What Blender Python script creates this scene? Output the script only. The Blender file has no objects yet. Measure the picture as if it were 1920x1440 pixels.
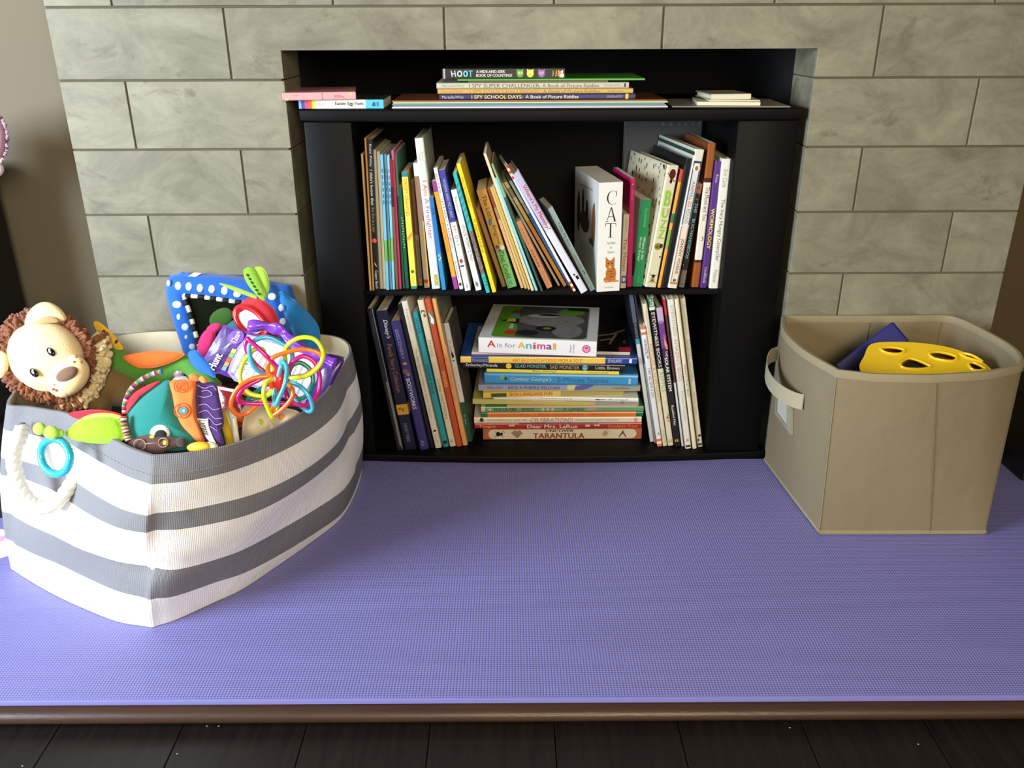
import bpy, bmesh, math, random
from mathutils import Vector, Matrix
random.seed(7)
scene = bpy.context.scene
COL = scene.collection
# ------------------------------------------------------------------ camera model (1920 x 1440 frame)
F, PITCH, YAW, ROLL = 1600.0, 0.4008, 0.0021, -0.0038
CAM = Vector((-0.0226, -1.933, 1.03))
_cp, _sp, _cy, _sy = math.cos(PITCH), math.sin(PITCH), math.cos(YAW), math.sin(YAW)
FW = Vector((_sy*_cp, _cy*_cp, -_sp))
_rt = Vector((_cy, -_sy, 0)); _up = _rt.cross(FW)
_cr, _sr = math.cos(ROLL), math.sin(ROLL)
RT = _cr*_rt + _sr*_up
UP = -_sr*_rt + _cr*_up

def ray(u, v): return FW + RT*((u-960)/F) + UP*((720-v)/F)
def on(u, v, ax, val):
    d = ray(u, v); t = (val-CAM[ax])/d[ax]
    return CAM + d*t
def onz(u, v, z): return on(u, v, 2, z)
def ony(u, v, y): return on(u, v, 1, y)
def depth(p): return (Vector(p)-CAM).dot(FW)
def frame(u0, v0, p):
    """sizes measured in the photo turned into metres around the point p"""
    d = depth(p); k = d/F
    def f(x, y, z=0.0):
        return CAM + (FW + RT*((x-960)/F) + UP*((720-y)/F))*d - ray(x, y).normalized()*(z*k)
    f.k = k
    return f

# ------------------------------------------------------------------ materials
def lin(c):
    r = []
    for x in c[:3]:
        x = x/255.0
        r.append(x/12.92 if x <= .04045 else ((x+.055)/1.055)**2.4)
    return (*r, 1.0)
MATS = {}
def mat(col, rough=.5, bump=0, scale=400, var=0, vscale=12, metal=0, key='', coat=0, detail=3, sheen=0, stretch=None, trans=0, spec=.5):
    k = (tuple(col), rough, bump, scale, var, vscale, metal, key, coat, sheen, stretch, trans, spec)
    if k in MATS: return MATS[k]
    m = bpy.data.materials.new('material'); m.use_nodes = True
    nt = m.node_tree; N = nt.nodes; L = nt.links
    b = N['Principled BSDF']
    b.inputs['Base Color'].default_value = lin(col)
    b.inputs['Roughness'].default_value = rough
    b.inputs['Metallic'].default_value = metal
    b.inputs['Specular IOR Level'].default_value = spec
    b.inputs['Coat Weight'].default_value = coat
    b.inputs['Sheen Weight'].default_value = sheen
    if trans: b.inputs['Transmission Weight'].default_value = trans
    tc = None
    if bump or var:
        tc = N.new('ShaderNodeTexCoord'); src = tc.outputs['Object']
        if stretch:
            mp = N.new('ShaderNodeMapping'); mp.inputs['Scale'].default_value = stretch
            L.new(src, mp.inputs['Vector']); src = mp.outputs['Vector']
    if bump:
        n = N.new('ShaderNodeTexNoise'); n.inputs['Scale'].default_value = scale; n.inputs['Detail'].default_value = detail
        L.new(src, n.inputs['Vector'])
        bp = N.new('ShaderNodeBump'); bp.inputs['Strength'].default_value = bump; bp.inputs['Distance'].default_value = .002
        L.new(n.outputs['Fac'], bp.inputs['Height']); L.new(bp.outputs['Normal'], b.inputs['Normal'])
    if var:
        n = N.new('ShaderNodeTexNoise'); n.inputs['Scale'].default_value = vscale; n.inputs['Detail'].default_value = 5
        L.new(src, n.inputs['Vector'])
        mx = N.new('ShaderNodeMix'); mx.data_type = 'RGBA'
        c = lin(col)
        mx.inputs[6].default_value = tuple(x*(1-var) for x in c[:3])+(1,)
        mx.inputs[7].default_value = tuple(min(1, x*(1+var)) for x in c[:3])+(1,)
        L.new(n.outputs['Fac'], mx.inputs[0]); L.new(mx.outputs[2], b.inputs['Base Color'])
    MATS[k] = m
    return m

# ------------------------------------------------------------------ mesh collector
class MB:
    def __init__(s): s.v = []; s.f = []; s.m = []; s.mats = []
    def mi(s, m):
        if m not in s.mats: s.mats.append(m)
        return s.mats.index(m)
    def add(s, vs, fs, m):
        o = len(s.v); i = s.mi(m)
        s.v += [Vector(p) for p in vs]
        s.f += [tuple(o+k for k in f) for f in fs]; s.m += [i]*len(fs)
    def poly(s, pts, m): s.add(pts, [tuple(range(len(pts)))], m)
    def box(s, a, b, m, M=None, bev=0):
        bm = bmesh.new()
        x0, y0, z0 = a; x1, y1, z1 = b
        vs = [bm.verts.new(p) for p in ((x0,y0,z0),(x1,y0,z0),(x1,y1,z0),(x0,y1,z0),(x0,y0,z1),(x1,y0,z1),(x1,y1,z1),(x0,y1,z1))]
        for q in ((0,3,2,1),(4,5,6,7),(0,1,5,4),(1,2,6,5),(2,3,7,6),(3,0,4,7)): bm.faces.new([vs[i] for i in q])
        if bev: bmesh.ops.bevel(bm, geom=bm.edges[:], offset=bev, segments=2, affect='EDGES', profile=.5)
        s.bm(bm, m, M)
    def bm(s, bm, m, M=None):
        bm.verts.index_update()
        s.add([(M @ v.co) if M else v.co.copy() for v in bm.verts], [tuple(v.index for v in f.verts) for f in bm.faces], m)
        bm.free()
    def ell(s, f, c, r, m, rot=0, seg=20, rings=12, bend=None):
        """ellipsoid; c, r in the units of f; rot turns it in the view plane"""
        vs = []; fs = []
        cr, sr = math.cos(rot), math.sin(rot)
        for i in range(rings+1):
            th = math.pi*i/rings
            for j in range(seg):
                ph = 2*math.pi*j/seg
                x, y, z = r[0]*math.sin(th)*math.cos(ph), r[1]*math.cos(th), r[2]*math.sin(th)*math.sin(ph)
                if bend: x, y, z = bend(x, y, z)
                vs.append(f(c[0]+x*cr-y*sr, c[1]+x*sr+y*cr, c[2]+z))
        for i in range(rings):
            for j in range(seg):
                a = i*seg+j; b = i*seg+(j+1) % seg
                fs.append((a, b, b+seg, a+seg))
        s.add(vs, fs, m)
    def tube(s, pts, r, m, seg=10, closed=False, twist=None):
        pts = [Vector(p) for p in pts]; n = len(pts)
        vs = []; fs = []; nrm = None
        for i, p in enumerate(pts):
            a = pts[(i-1) % n] if (closed or i > 0) else p
            b = pts[(i+1) % n] if (closed or i < n-1) else p
            t = (b-a).normalized()
            if nrm is None:
                nrm = t.orthogonal().normalized()
            nrm = (nrm - t*nrm.dot(t)).normalized()
            bn = t.cross(nrm)
            for j in range(seg):
                ang = 2*math.pi*j/seg
                rr = r(i/(n-1), ang) if callable(r) else r
                vs.append(p + (nrm*math.cos(ang)+bn*math.sin(ang))*rr)
        for i in range(n if closed else n-1):
            for j in range(seg):
                a = i*seg+j; b = i*seg+(j+1) % seg; k = ((i+1) % n)*seg
                fs.append((a, b, k+(j+1) % seg, k+j))
        if not closed:
            fs.append(tuple(range(seg))[::-1]); fs.append(tuple((n-1)*seg+j for j in range(seg)))
        s.add(vs, fs, m)
    def puff(s, f, outline, thick, m, z=0, n=7, smooth=4, tilt=(0, 0), back=True, matf=None, dz=None, flat=2.0):
        """a stuffed flat shape: closed outline in photo units, thickness swelling towards its middle"""
        o = spline(outline, smooth, True) if smooth else [Vector(p).to_2d() for p in outline]
        cx = sum(p[0] for p in o)/len(o); cy = sum(p[1] for p in o)/len(o)
        k = len(o)
        for sgn in ((1, -1) if back else (1,)):
            vs = []; fs = []
            for i in range(n+1):
                q = 1-i/n
                h = thick*(1-q**flat)**.6*sgn
                for p in o:
                    x = cx+(p[0]-cx)*q; y = cy+(p[1]-cy)*q
                    zz = z+h+tilt[0]*(x-cx)+tilt[1]*(y-cy)
                    if dz: zz += dz(x, y)
                    vs.append(f(x, y, zz))
            for i in range(n):
                for j in range(k):
                    a = i*k+j; b = i*k+(j+1) % k
                    fs.append((a, b, b+k, a+k))
            s.add(vs, fs, m)
    def fix(s): pass
    def build(s, name, parent=None, smooth=False, world=True, angle=None, sub=0, merge=True):
        me = bpy.data.meshes.new(name)
        vs = s.v
        if parent is not None and world:
            inv = WM[parent.name].inverted(); vs = [inv @ p for p in vs]
        me.from_pydata([tuple(p) for p in vs], [], s.f)
        for m in s.mats: me.materials.append(m)
        me.polygons.foreach_set('material_index', s.m)
        if merge:
            bm = bmesh.new(); bm.from_mesh(me)
            bmesh.ops.remove_doubles(bm, verts=bm.verts[:], dist=1e-6)
            bm.to_mesh(me); bm.free()
        if smooth:
            me.polygons.foreach_set('use_smooth', [True]*len(me.polygons))
            if angle: me.set_sharp_from_angle(angle=math.radians(angle))
        me.update()
        o = bpy.data.objects.new(name, me); COL.objects.link(o)
        if parent is not None:
            o.parent = parent; WM[o.name] = WM[parent.name].copy()
        else: WM[o.name] = Matrix.Identity(4)
        if sub:
            md = o.modifiers.new('subdivision', 'SUBSURF'); md.levels = sub; md.render_levels = sub
        return o
WM = {}
def spline(pts, n=4, closed=False):
    P = [Vector(p) for p in pts]; out = []; N = len(P)
    rng = range(N if closed else N-1)
    for i in rng:
        p0 = P[(i-1) % N] if (closed or i > 0) else P[i]*2-P[i+1]
        p1 = P[i]; p2 = P[(i+1) % N]
        p3 = P[(i+2) % N] if (closed or i+2 < N) else P[i+1]*2-P[i]
        for j in range(n):
            t = j/n
            out.append(.5*((2*p1)+(p2-p0)*t+(2*p0-5*p1+4*p2-p3)*t*t+(3*p1-p0-3*p2+p3)*t**3))
    if not closed: out.append(P[-1])
    return out
def tag(o, label, cat, group=None):
    o['label'] = label; o['category'] = cat
    if group: o['group'] = group
    return o
def empty(name, M, label=None, cat=None, group=None):
    o = bpy.data.objects.new(name, None); COL.objects.link(o)
    o.empty_display_size = .02
    if isinstance(M, Matrix):
        o.matrix_world = M; WM[o.name] = M.copy()
    else:
        o.location = M; WM[o.name] = Matrix.Translation(M)
    if label: tag(o, label, cat, group)
    return o
def structure(o): o['kind'] = 'structure'; return o

# ------------------------------------------------------------------ lettering
TXT = {}
def lettering(body, bold=0, shear=0, spacing=1.0):
    k = (body, bold, shear, spacing)
    if k in TXT: return TXT[k]
    cu = bpy.data.curves.new('lettering', 'FONT'); cu.body = body; cu.size = 1; cu.shear = shear
    cu.space_character = spacing*(1+bold); cu.resolution_u = 3; cu.fill_mode = 'FRONT'
    ob = bpy.data.objects.new('lettering', cu); COL.objects.link(ob)
    dg = bpy.context.evaluated_depsgraph_get()
    me = ob.evaluated_get(dg).to_mesh()
    vs = [v.co.copy() for v in me.vertices]; fs = [tuple(p.vertices) for p in me.polygons]
    ob.evaluated_get(dg).to_mesh_clear()
    bpy.data.objects.remove(ob); bpy.data.curves.remove(cu)
    if bold > .007:      # heavier strokes: the letters printed again a hair to each side
        v0, f0, n = vs, fs, len(vs)
        vs = []; fs = []
        for q, (dx, dy) in enumerate(((-bold, -bold*.4), (bold, -bold*.4), (-bold, bold*.4), (bold, bold*.4), (0, 0))):
            vs += [Vector((v.x+dx, v.y+dy, 0)) for v in v0]; fs += [tuple(a+n*q for a in f) for f in f0]
    x0 = min(v.x for v in vs); x1 = max(v.x for v in vs); y0 = min(v.y for v in vs); y1 = max(v.y for v in vs)
    if y0 > -.1: y0 = min(y0, 0)
    vs = [((v.x-x0)/(x1-x0), (v.y-y0)/(y1-y0)) for v in vs]
    TXT[k] = (vs, fs)
    return TXT[k]
def put_text(mb, body, P, m, bold=0, shear=0, spacing=1.0):
    """P maps (along 0..1, up 0..1) to a point"""
    vs, fs = lettering(body, bold, shear, spacing)
    pts = [Vector(P(a, b)) for a, b in vs]
    if bold > .007:
        n = (Vector(P(1, 0))-Vector(P(0, 0))).cross(Vector(P(0, 1))-Vector(P(0, 0))).normalized(); k = len(pts)//5
        pts = [p+n*(.00003*(i//k)) for i, p in enumerate(pts)]
    mb.add(pts, fs, m)
def flat_fill(loops):
    """points and faces of a flat outline with holes"""
    cu = bpy.data.curves.new('outline', 'CURVE'); cu.dimensions = '2D'; cu.fill_mode = 'FRONT'
    for lp in loops:
        sp = cu.splines.new('POLY'); sp.points.add(len(lp)-1); sp.use_cyclic_u = True
        for q, p in zip(sp.points, lp): q.co = (p[0], p[1], 0, 1)
    ob = bpy.data.objects.new('outline', cu); COL.objects.link(ob)
    dg = bpy.context.evaluated_depsgraph_get(); me = ob.evaluated_get(dg).to_mesh()
    r = [v.co.copy() for v in me.vertices], [tuple(p.vertices) for p in me.polygons]
    ob.evaluated_get(dg).to_mesh_clear(); bpy.data.objects.remove(ob); bpy.data.curves.remove(cu)
    return r
def ellipse(n=16): return [(math.cos(2*math.pi*i/n), math.sin(2*math.pi*i/n)) for i in range(n)]
# ------------------------------------------------------------------ books
PAGE = mat((222, 212, 188), .8, .9, 700, key='pages', stretch=(1, 1, 1))
W_ = (236, 232, 220)
def ink(c): return mat(c, .45)
def paper(c, r=.38): return mat(c, r, coat=.15)
def serif_letter(ch):
    """C, A and T with thick and thin strokes, as convex pieces in a unit square"""
    out = []
    if ch == 'C':
        n = 22
        for i in range(n):
            a0 = math.radians(48+264*i/n); a1 = math.radians(48+264*(i+1)/n)
            def ring(a):
                th = .035+.075*max(0, -math.cos(a))
                return ((.52+.5*math.cos(a), .5+.5*math.sin(a)), (.52+(.5-th)*math.cos(a)*.96, .5+(.5-th*.6)*math.sin(a)))
            p, q = ring(a0), ring(a1)
            out.append([p[0], q[0], q[1], p[1]])
        out.append([(.80, .62), (.86, .62), (.88, .98), (.83, .98)])
    if ch == 'A':
        out += [[(.46, 1), (.54, 1), (.90, .03), (.76, .03)], [(.46, 1), (.50, .93), (.17, .03), (.13, .03)],
                [(.27, .33), (.70, .33), (.69, .37), (.28, .37)], [(0, 0), (.30, 0), (.30, .03), (0, .03)], [(.62, 0), (1, 0), (1, .03), (.62, .03)]]
    if ch == 'T':
        out += [[(.44, .03), (.56, .03), (.56, .96), (.44, .96)], [(.02, .96), (.98, .96), (.98, 1), (.02, 1)],
                [(.0, .78), (.03, .78), (.07, .97), (.02, .97)], [(1, .78), (.97, .78), (.93, .97), (.98, .97)], [(.30, 0), (.70, 0), (.70, .03), (.30, .03)]]
    return out
def make_book(name, label, group, M, t, h, D, kind, col, bands=(), texts=(), art=(), pages=None, side=None, edge=None, sideart=(), rnd=None):
    """local frame: x across the spine, y from the spine into the shelf, z up the spine"""
    root = empty(name, M, label, 'book', group)
    hard = kind == 'h'; board = kind == 'b'
    c = min({'h': .0024, 'b': .0012, 'p': .0006}[kind], t*.2)
    over = .003 if hard else .0003
    r = min(t*.3, .003) if rnd is None else rnd*t
    side_m = paper(side or col); spine_m = paper(col)
    mb = MB()
    cuts = sorted(set([0.0, 1.0]+[b[0] for b in bands]+[b[1] for b in bands]))
    hw = t/2
    arc = [(-hw, D), (-hw, r)]
    if hard or rnd: arc += [(-hw+r*.3, r*.3), (-hw+r, 0), (hw-r, 0), (hw-r*.3, r*.3)]
    else: arc += [(-hw+.0006, 0.0), (hw-.0006, 0.0)]
    arc += [(hw, r), (hw, D)]
    inner = [(hw-c, D), (hw-c, max(c, r)), (-hw+c, max(c, r)), (-hw+c, D)]
    prof = arc+inner; n = len(prof); na = len(arc)
    for a, b in zip(cuts[:-1], cuts[1:]):
        bc = None
        for q in bands:
            if q[0]-1e-6 <= a and b <= q[1]+1e-6: bc = q[2]
        za, zb = h*(1-a), h*(1-b)
        for i in range(n):
            j = (i+1) % n
            is_spine = 0 < i < na-2
            m = (paper(bc) if bc else spine_m) if is_spine else (side_m if (i in (0, na-2)) else paper((215, 208, 190) if not board else (225, 220, 205)))
            if i in (0, na-2) and bc and side is None: m = paper(bc)
            (x0, y0), (x1, y1) = prof[i], prof[j]
            mb.add([(x0, y0, za), (x1, y1, za), (x1, y1, zb), (x0, y0, zb)], [(0, 3, 2, 1)], m)
    for z, flip in ((h, False), (0, True)):   # rims of the cover at head and foot
        em = paper(edge or side or col)
        ring = [(x, y, z) for x, y in prof]
        for q in ([0, 1, n-2, n-1], [na-2, na-1, na, na+1], list(range(1, na-1))+[na+1, n-2]):
            mb.poly([ring[i] for i in (q if not flip else q[::-1])], em)
    e = [0]
    def off():
        e[0] += 1
        return -.00012-.00004*e[0]
    def SP(s, u): return (u*t, 0, h*(1-s))
    for A in art:
        y = off(); k = A[0]
        if k == 'e':
            _, s, u, rs, ru, cc = A
            mb.poly([(u*t+ru*t*a, y, h*(1-s)+rs*t*b) for a, b in ellipse(14)], ink(cc))
        elif k == 'p':
            mb.poly([(u*t, y, h*(1-s)) for s, u in A[1]], ink(A[2]))
        elif k == 'r':
            _, s0, s1, u0, u1, cc = A
            mb.poly([(u0*t, y, h*(1-s1)), (u1*t, y, h*(1-s1)), (u1*t, y, h*(1-s0)), (u0*t, y, h*(1-s0))], ink(cc))
        elif k == 'L':   # large serif letter set upright
            _, ch, s0, s1, u0, u1, cc = A
            for q in serif_letter(ch):
                mb.poly([((u0+(u1-u0)*a)*t, y, h*(1-(s1+(s0-s1)*b))) for a, b in q], ink(cc))
    for T in texts:
        y = off()
        body, s0, s1, cc = T[:4]; hf = T[4] if len(T) > 4 else .5; u = T[5] if len(T) > 5 else 0
        bold = T[6] if len(T) > 6 else .006; mode = T[7] if len(T) > 7 else 'd'; sh = T[8] if len(T) > 8 else 0
        if mode == 'd':
            P = lambda a, b: ((u+(b-.5)*hf)*t, y, h*(1-(s0+(s1-s0)*a)))
        elif mode == 'x':    # set across the spine; hf is then the width, s0..s1 the height
            P = lambda a, b: ((u+(a-.5)*hf)*t, y, h*(1-(s1+(s0-s1)*b)))
        put_text(mb, body, P, ink(cc), bold, sh)
    for A in sideart:      # on a cover: side +1 or -1, (a = depth 0..1, s = 0..1 from the head)
        sd = A[0]; x = sd*(hw+.00012+.00004*(e[0]+1)); e[0] += 1
        if A[1] == 'e':
            _, _, a0, s0, ra, rs, cc = A
            pts = [(x, (a0+ra*p)*D, h*(1-(s0+rs*q))) for p, q in ellipse(18)]
        else:
            pts = [(x, a*D, h*(1-s)) for a, s in A[2]]; cc = A[3]
        mb.poly(pts, cc if not isinstance(cc, tuple) else ink(cc))
    mb.build('cover', root, world=False, smooth=True, angle=30, merge=False)
    pb = MB()
    pm = pages or PAGE
    g = c*1.02
    pb.box((-hw+g, max(c, r)+.0002, over), (hw-g, D-(.003 if hard else .0006), h-over), pm)
    pb.build('page_block', root, world=False)
    return root

ZU, ZL = 0.440, 0.020       # upper and lower shelf boards
def upright(label, bl, br, yb, tl, tr, yt, col, D=.2, yaw=0, kind='p', zs=ZU, shrink=.93, name='picture_book', group=None, ymax=.12, ymin=-.012, **kw):
    xb, xt = (bl+br)/2, (tl+tr)/2
    for _ in range(3):
        p = onz(xb, yb, zs)
        y = max(ymin, min(ymax, p.y))
        b = ony(xb, yb, y); q = ony(xt, yt, y)
        th = math.atan2(q.x-b.x, q.z-zs)
        tb = (ony(br, yb, y)-ony(bl, yb, y)).length; tt = (ony(tr, yt, y)-ony(tl, yt, y)).length
        t = max(.0022, .5*(tb+tt)*math.cos(th)*shrink)
    h = math.hypot(q.x-b.x, q.z-zs)-.5*t*abs(math.sin(th))
    M = Matrix.Translation((b.x, y, zs+.0004+.5*t*abs(math.sin(th)))) @ Matrix.Rotation(math.radians(yaw), 4, 'Z') @ Matrix.Rotation(th, 4, 'Y')
    return make_book(name, label, group, M, t, h, D, kind, col, **kw)
LIE = Matrix(((0, 0, -1, 0), (0, 1, 0, 0), (1, 0, 0, 0), (0, 0, 0, 1)))
def lying(label, xl, xr, t, z, y, col, D=.22, yaw=0, kind='p', name='picture_book', group=None, ypx=None, **kw):
    """spine towards the room, head to the left; z = height it lies at, xl..xr measured in the photo"""
    d = depth((0, y, z)); v = 720-F*((Vector((0, y, z+t/2))-CAM).dot(UP))/d
    a, b = ony(xl, v, y), ony(xr, v, y)
    h = (b-a).length
    mid = (a+b)/2
    M = Matrix.Translation((mid.x, y, z+t/2)) @ Matrix.Rotation(math.radians(yaw), 4, 'Z') @ Matrix.Translation((h/2, 0, 0)) @ LIE
    make_book(name, label, group, M, t*.97, h, D, kind, col, **kw)
    return z+t
# ------------------------------------------------------------------ the room
T_, RP, X0 = .457, .1436, .3
OL, OR_, OT = -.503, .631, .977          # fireplace opening
SL, SR = -.983, 1.132                    # ends of the tiled surround
def stone():
    m = bpy.data.materials.new('stone_tile'); m.use_nodes = True
    nt = m.node_tree; N = nt.nodes; L = nt.links; b = N['Principled BSDF']; b.inputs['Roughness'].default_value = .55
    tc = N.new('ShaderNodeTexCoord'); at = N.new('ShaderNodeAttribute'); at.attribute_name = 'tile_tone'
    add = N.new('ShaderNodeVectorMath'); add.operation = 'MULTIPLY_ADD'
    add.inputs[1].default_value = (7, 7, 7); add.inputs[2].default_value = (0, 0, 0)
    L.new(at.outputs['Color'], add.inputs[0])
    off = N.new('ShaderNodeVectorMath'); off.operation = 'ADD'; L.new(tc.outputs['Object'], off.inputs[0]); L.new(add.outputs[0], off.inputs[1])
    mp = N.new('ShaderNodeMapping'); mp.inputs['Scale'].default_value = (1, 1, 1.5); mp.inputs['Rotation'].default_value = (0, .3, 0); L.new(off.outputs[0], mp.inputs['Vector'])
    n1 = N.new('ShaderNodeTexNoise'); n1.inputs['Scale'].default_value = 6.5; n1.inputs['Detail'].default_value = 8; n1.inputs['Roughness'].default_value = .72; n1.inputs['Distortion'].default_value = .6
    n2 = N.new('ShaderNodeTexNoise'); n2.inputs['Scale'].default_value = 9; n2.inputs['Detail'].default_value = 12; n2.inputs['Roughness'].default_value = .72; n2.inputs['Distortion'].default_value = .5
    n3 = N.new('ShaderNodeTexNoise'); n3.inputs['Scale'].default_value = 120; n3.inputs['Detail'].default_value = 2
    for n in (n1, n2, n3): L.new(mp.outputs[0], n.inputs['Vector'])
    r1 = N.new('ShaderNodeValToRGB'); e = r1.color_ramp.elements
    e[0].position = .3; e[0].color = lin((106, 101, 83)); e[1].position = .68; e[1].color = lin((148, 143, 120))
    L.new(n1.outputs['Fac'], r1.inputs['Fac'])
    r2 = N.new('ShaderNodeValToRGB'); e = r2.color_ramp.elements
    e[0].position = .57; e[0].color = (0, 0, 0, 1); e[1].position = .68; e[1].color = (1, 1, 1, 1)
    L.new(n2.outputs['Fac'], r2.inputs['Fac'])
    mx = N.new('ShaderNodeMix'); mx.data_type = 'RGBA'; mx.inputs[7].default_value = lin((93, 86, 65))
    ml = N.new('ShaderNodeMath'); ml.operation = 'MULTIPLY'; ml.inputs[1].default_value = .7
    L.new(r2.outputs['Color'], ml.inputs[0]); L.new(ml.outputs[0], mx.inputs[0]); L.new(r1.outputs['Color'], mx.inputs[6])
    tone = N.new('ShaderNodeMix'); tone.data_type = 'RGBA'; tone.blend_type = 'MULTIPLY'; tone.inputs[0].default_value = 1
    mr = N.new('ShaderNodeMapRange'); mr.inputs['To Min'].default_value = .88; mr.inputs['To Max'].default_value = 1.06
    L.new(at.outputs['Fac'], mr.inputs['Value']); L.new(mx.outputs[2], tone.inputs[6]); L.new(mr.outputs[0], tone.inputs[7])
    L.new(tone.outputs[2], b.inputs['Base Color'])
    bp = N.new('ShaderNodeBump'); bp.inputs['Strength'].default_value = .06; bp.inputs['Distance'].default_value = .002
    ad = N.new('ShaderNodeMath'); ad.operation = 'ADD'; L.new(n2.outputs['Fac'], ad.inputs[0]); L.new(n3.outputs['Fac'], ad.inputs[1])
    L.new(ad.outputs[0], bp.inputs['Height']); L.new(bp.outputs['Normal'], b.inputs['Normal'])
    return m
STONE = stone()
GROUT = mat((93, 86, 70), .9, .4, 900)
def surround():
    bm = bmesh.new(); lay = bm.faces.layers.float.new('tile_tone')
    g = .0022
    rz = [1.062+RP*k for k in (2, 1, 0)]
    k = 1
    while rz[-1] > RP: rz.append(1.062-RP*k); k += 1
    rz.append(0)
    rows = list(zip(rz[:-1], rz[1:]))
    random.seed(11)
    for i, (zt, zb) in enumerate(rows):
        o = .5 if (i % 2 == 1) else 0          # half-lap bond: joints of row B on the grid
        o = {0: 0, 1: .5}[i % 2]
        k = -6
        while True:
            a = X0+(k+o)*T_; b = a+T_; k += 1
            if a > SR: break
            a, b = max(a, SL), min(b, SR)
            if b-a < .02: continue
            x0, x1, z0, z1 = a+g, b-g, zb+g, zt-g
            if a <= SL+1e-6: x0 = SL
            if b >= SR-1e-6: x1 = SR
            polys = []
            if z0 >= OT or x1 <= OL or x0 >= OR_: polys = [[(x0, z0), (x1, z0), (x1, z1), (x0, z1)]]
            else:
                l = x0 < OL-.01; r = x1 > OR_+.01; top = z1 > OT+.01
                if top:
                    if l and r: polys = [[(x0, z0), (OL, z0), (OL, OT), (OR_, OT), (OR_, z0), (x1, z0), (x1, z1), (x0, z1)]]
                    elif l: polys = [[(x0, z0), (OL, z0), (OL, OT), (x1, OT), (x1, z1), (x0, z1)]]
                    elif r: polys = [[(x0, OT), (OR_, OT), (OR_, z0), (x1, z0), (x1, z1), (x0, z1)]]
                    else: polys = [[(x0, OT), (x1, OT), (x1, z1), (x0, z1)]]
                else:
                    if l: polys.append([(x0, z0), (OL, z0), (OL, z1), (x0, z1)])
                    if r: polys.append([(OR_, z0), (x1, z0), (x1, z1), (OR_, z1)])
            for P in polys:
                tone = random.random()
                t2 = bmesh.new()
                f = t2.faces.new([t2.verts.new((x, 0, z)) for x, z in P])
                ex = bmesh.ops.extrude_face_region(t2, geom=[f])
                for v in ex['geom']:
                    if isinstance(v, bmesh.types.BMVert): v.co.y = .012
                bmesh.ops.recalc_face_normals(t2, faces=t2.faces[:])
                fe = [e for e in t2.edges if all(abs(v.co.y) < 1e-6 for v in e.verts)]
                bmesh.ops.bevel(t2, geom=fe, offset=.0012, segments=2, affect='EDGES', profile=.5)
                t2.verts.index_update()
                vs = [bm.verts.new(v.co) for v in t2.verts]
                for q in t2.faces:
                    nf = bm.faces.new([vs[v.index] for v in q.verts]); nf[lay] = tone
                t2.free()
    # returns of the opening, tiled too
    def ret(a, b):
        t2 = MB(); t2.box(a, b, STONE, bev=.0015)
        vs = [bm.verts.new(v) for v in t2.v]; tn = random.random()
        for q in t2.f:
            nf = bm.faces.new([vs[k] for k in q]); nf[lay] = tn
    zs = [z for z in rz if z < OT] ; edges = [OT]+zs
    for zt, zb in zip(edges[:-1], edges[1:]):
        ret((OL-.010, .0125, zb+.001), (OL, .15, zt-.001)); ret((OR_, .0125, zb+.001), (OR_+.010, .15, zt-.001))
    ret((OL-.01, .0125, OT), (OR_+.01, .15, OT+.01))
    me = bpy.data.meshes.new('tile'); bm.to_mesh(me); bm.free()
    me.materials.append(STONE)
    o = bpy.data.objects.new('wall_front', me); COL.objects.link(o); structure(o)
    # mortar bed and chimney breast behind the tiles, with the firebox hollow
    mb = MB(); D0, D1 = .003, .60
    zt = rz[0]
    mb.box((SL+.001, D0, 0), (OL-.006, .15, zt), GROUT); mb.box((OR_+.006, D0, 0), (SR-.001, .15, zt), GROUT)
    mb.box((OL-.006, D0, OT+.006), (OR_+.006, .15, zt), GROUT)
    b = mb.build('trim_1'); structure(b)
    fb = MB(); SOOT = mat((9, 9, 9), .95)
    fb.box((OL-.03, .15, 0), (OL-.005, .62, OT+.02), SOOT); fb.box((OR_+.005, .15, 0), (OR_+.03, .62, OT+.02), SOOT)
    fb.box((OL-.03, .15, OT+.003), (OR_+.03, .62, OT+.02), SOOT); fb.box((OL-.03, .60, 0), (OR_+.03, .62, OT), SOOT)
    structure(fb.build('wall_firebox'))
    w = MB(); PAINT = mat((111, 101, 81), .75, .15, 300)
    w.box((-2.6, .155, -.05), (SL+.4, .20, 2.6), PAINT); structure(w.build('wall_left'))
    w = MB(); PAINT2 = mat((84, 67, 35), .75, .15, 300)
    w.box((SR-.4, .155, -.05), (3.0, .20, 2.6), PAINT2); structure(w.build('wall_right'))
surround()
# ---- floor of dark planks, hearth with its nosing
def planks():
    m = bpy.data.materials.new('dark_planks'); m.use_nodes = True
    nt = m.node_tree; N = nt.nodes; L = nt.links; b = N['Principled BSDF']; b.inputs['Roughness'].default_value = .42
    tc = N.new('ShaderNodeTexCoord'); mp = N.new('ShaderNodeMapping'); mp.inputs['Scale'].default_value = (14, 1.2, 1)
    n = N.new('ShaderNodeTexNoise'); n.inputs['Scale'].default_value = 6; n.inputs['Detail'].default_value = 8
    r = N.new('ShaderNodeValToRGB'); e = r.color_ramp.elements; e[0].color = lin((15, 10, 8)); e[0].position = .3; e[1].color = lin((31, 22, 18)); e[1].position = .8
    L.new(tc.outputs['Object'], mp.inputs['Vector']); L.new(mp.outputs[0], n.inputs['Vector']); L.new(n.outputs['Fac'], r.inputs['Fac']); L.new(r.outputs['Color'], b.inputs['Base Color'])
    bp = N.new('ShaderNodeBump'); bp.inputs['Strength'].default_value = .1; bp.inputs['Distance'].default_value = .002; L.new(n.outputs['Fac'], bp.inputs['Height']); L.new(bp.outputs['Normal'], b.inputs['Normal'])
    return m
PLANK = planks()
pw = .206
fl = MB(); x = onz(345, 1358, -.047).x-14*pw
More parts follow.
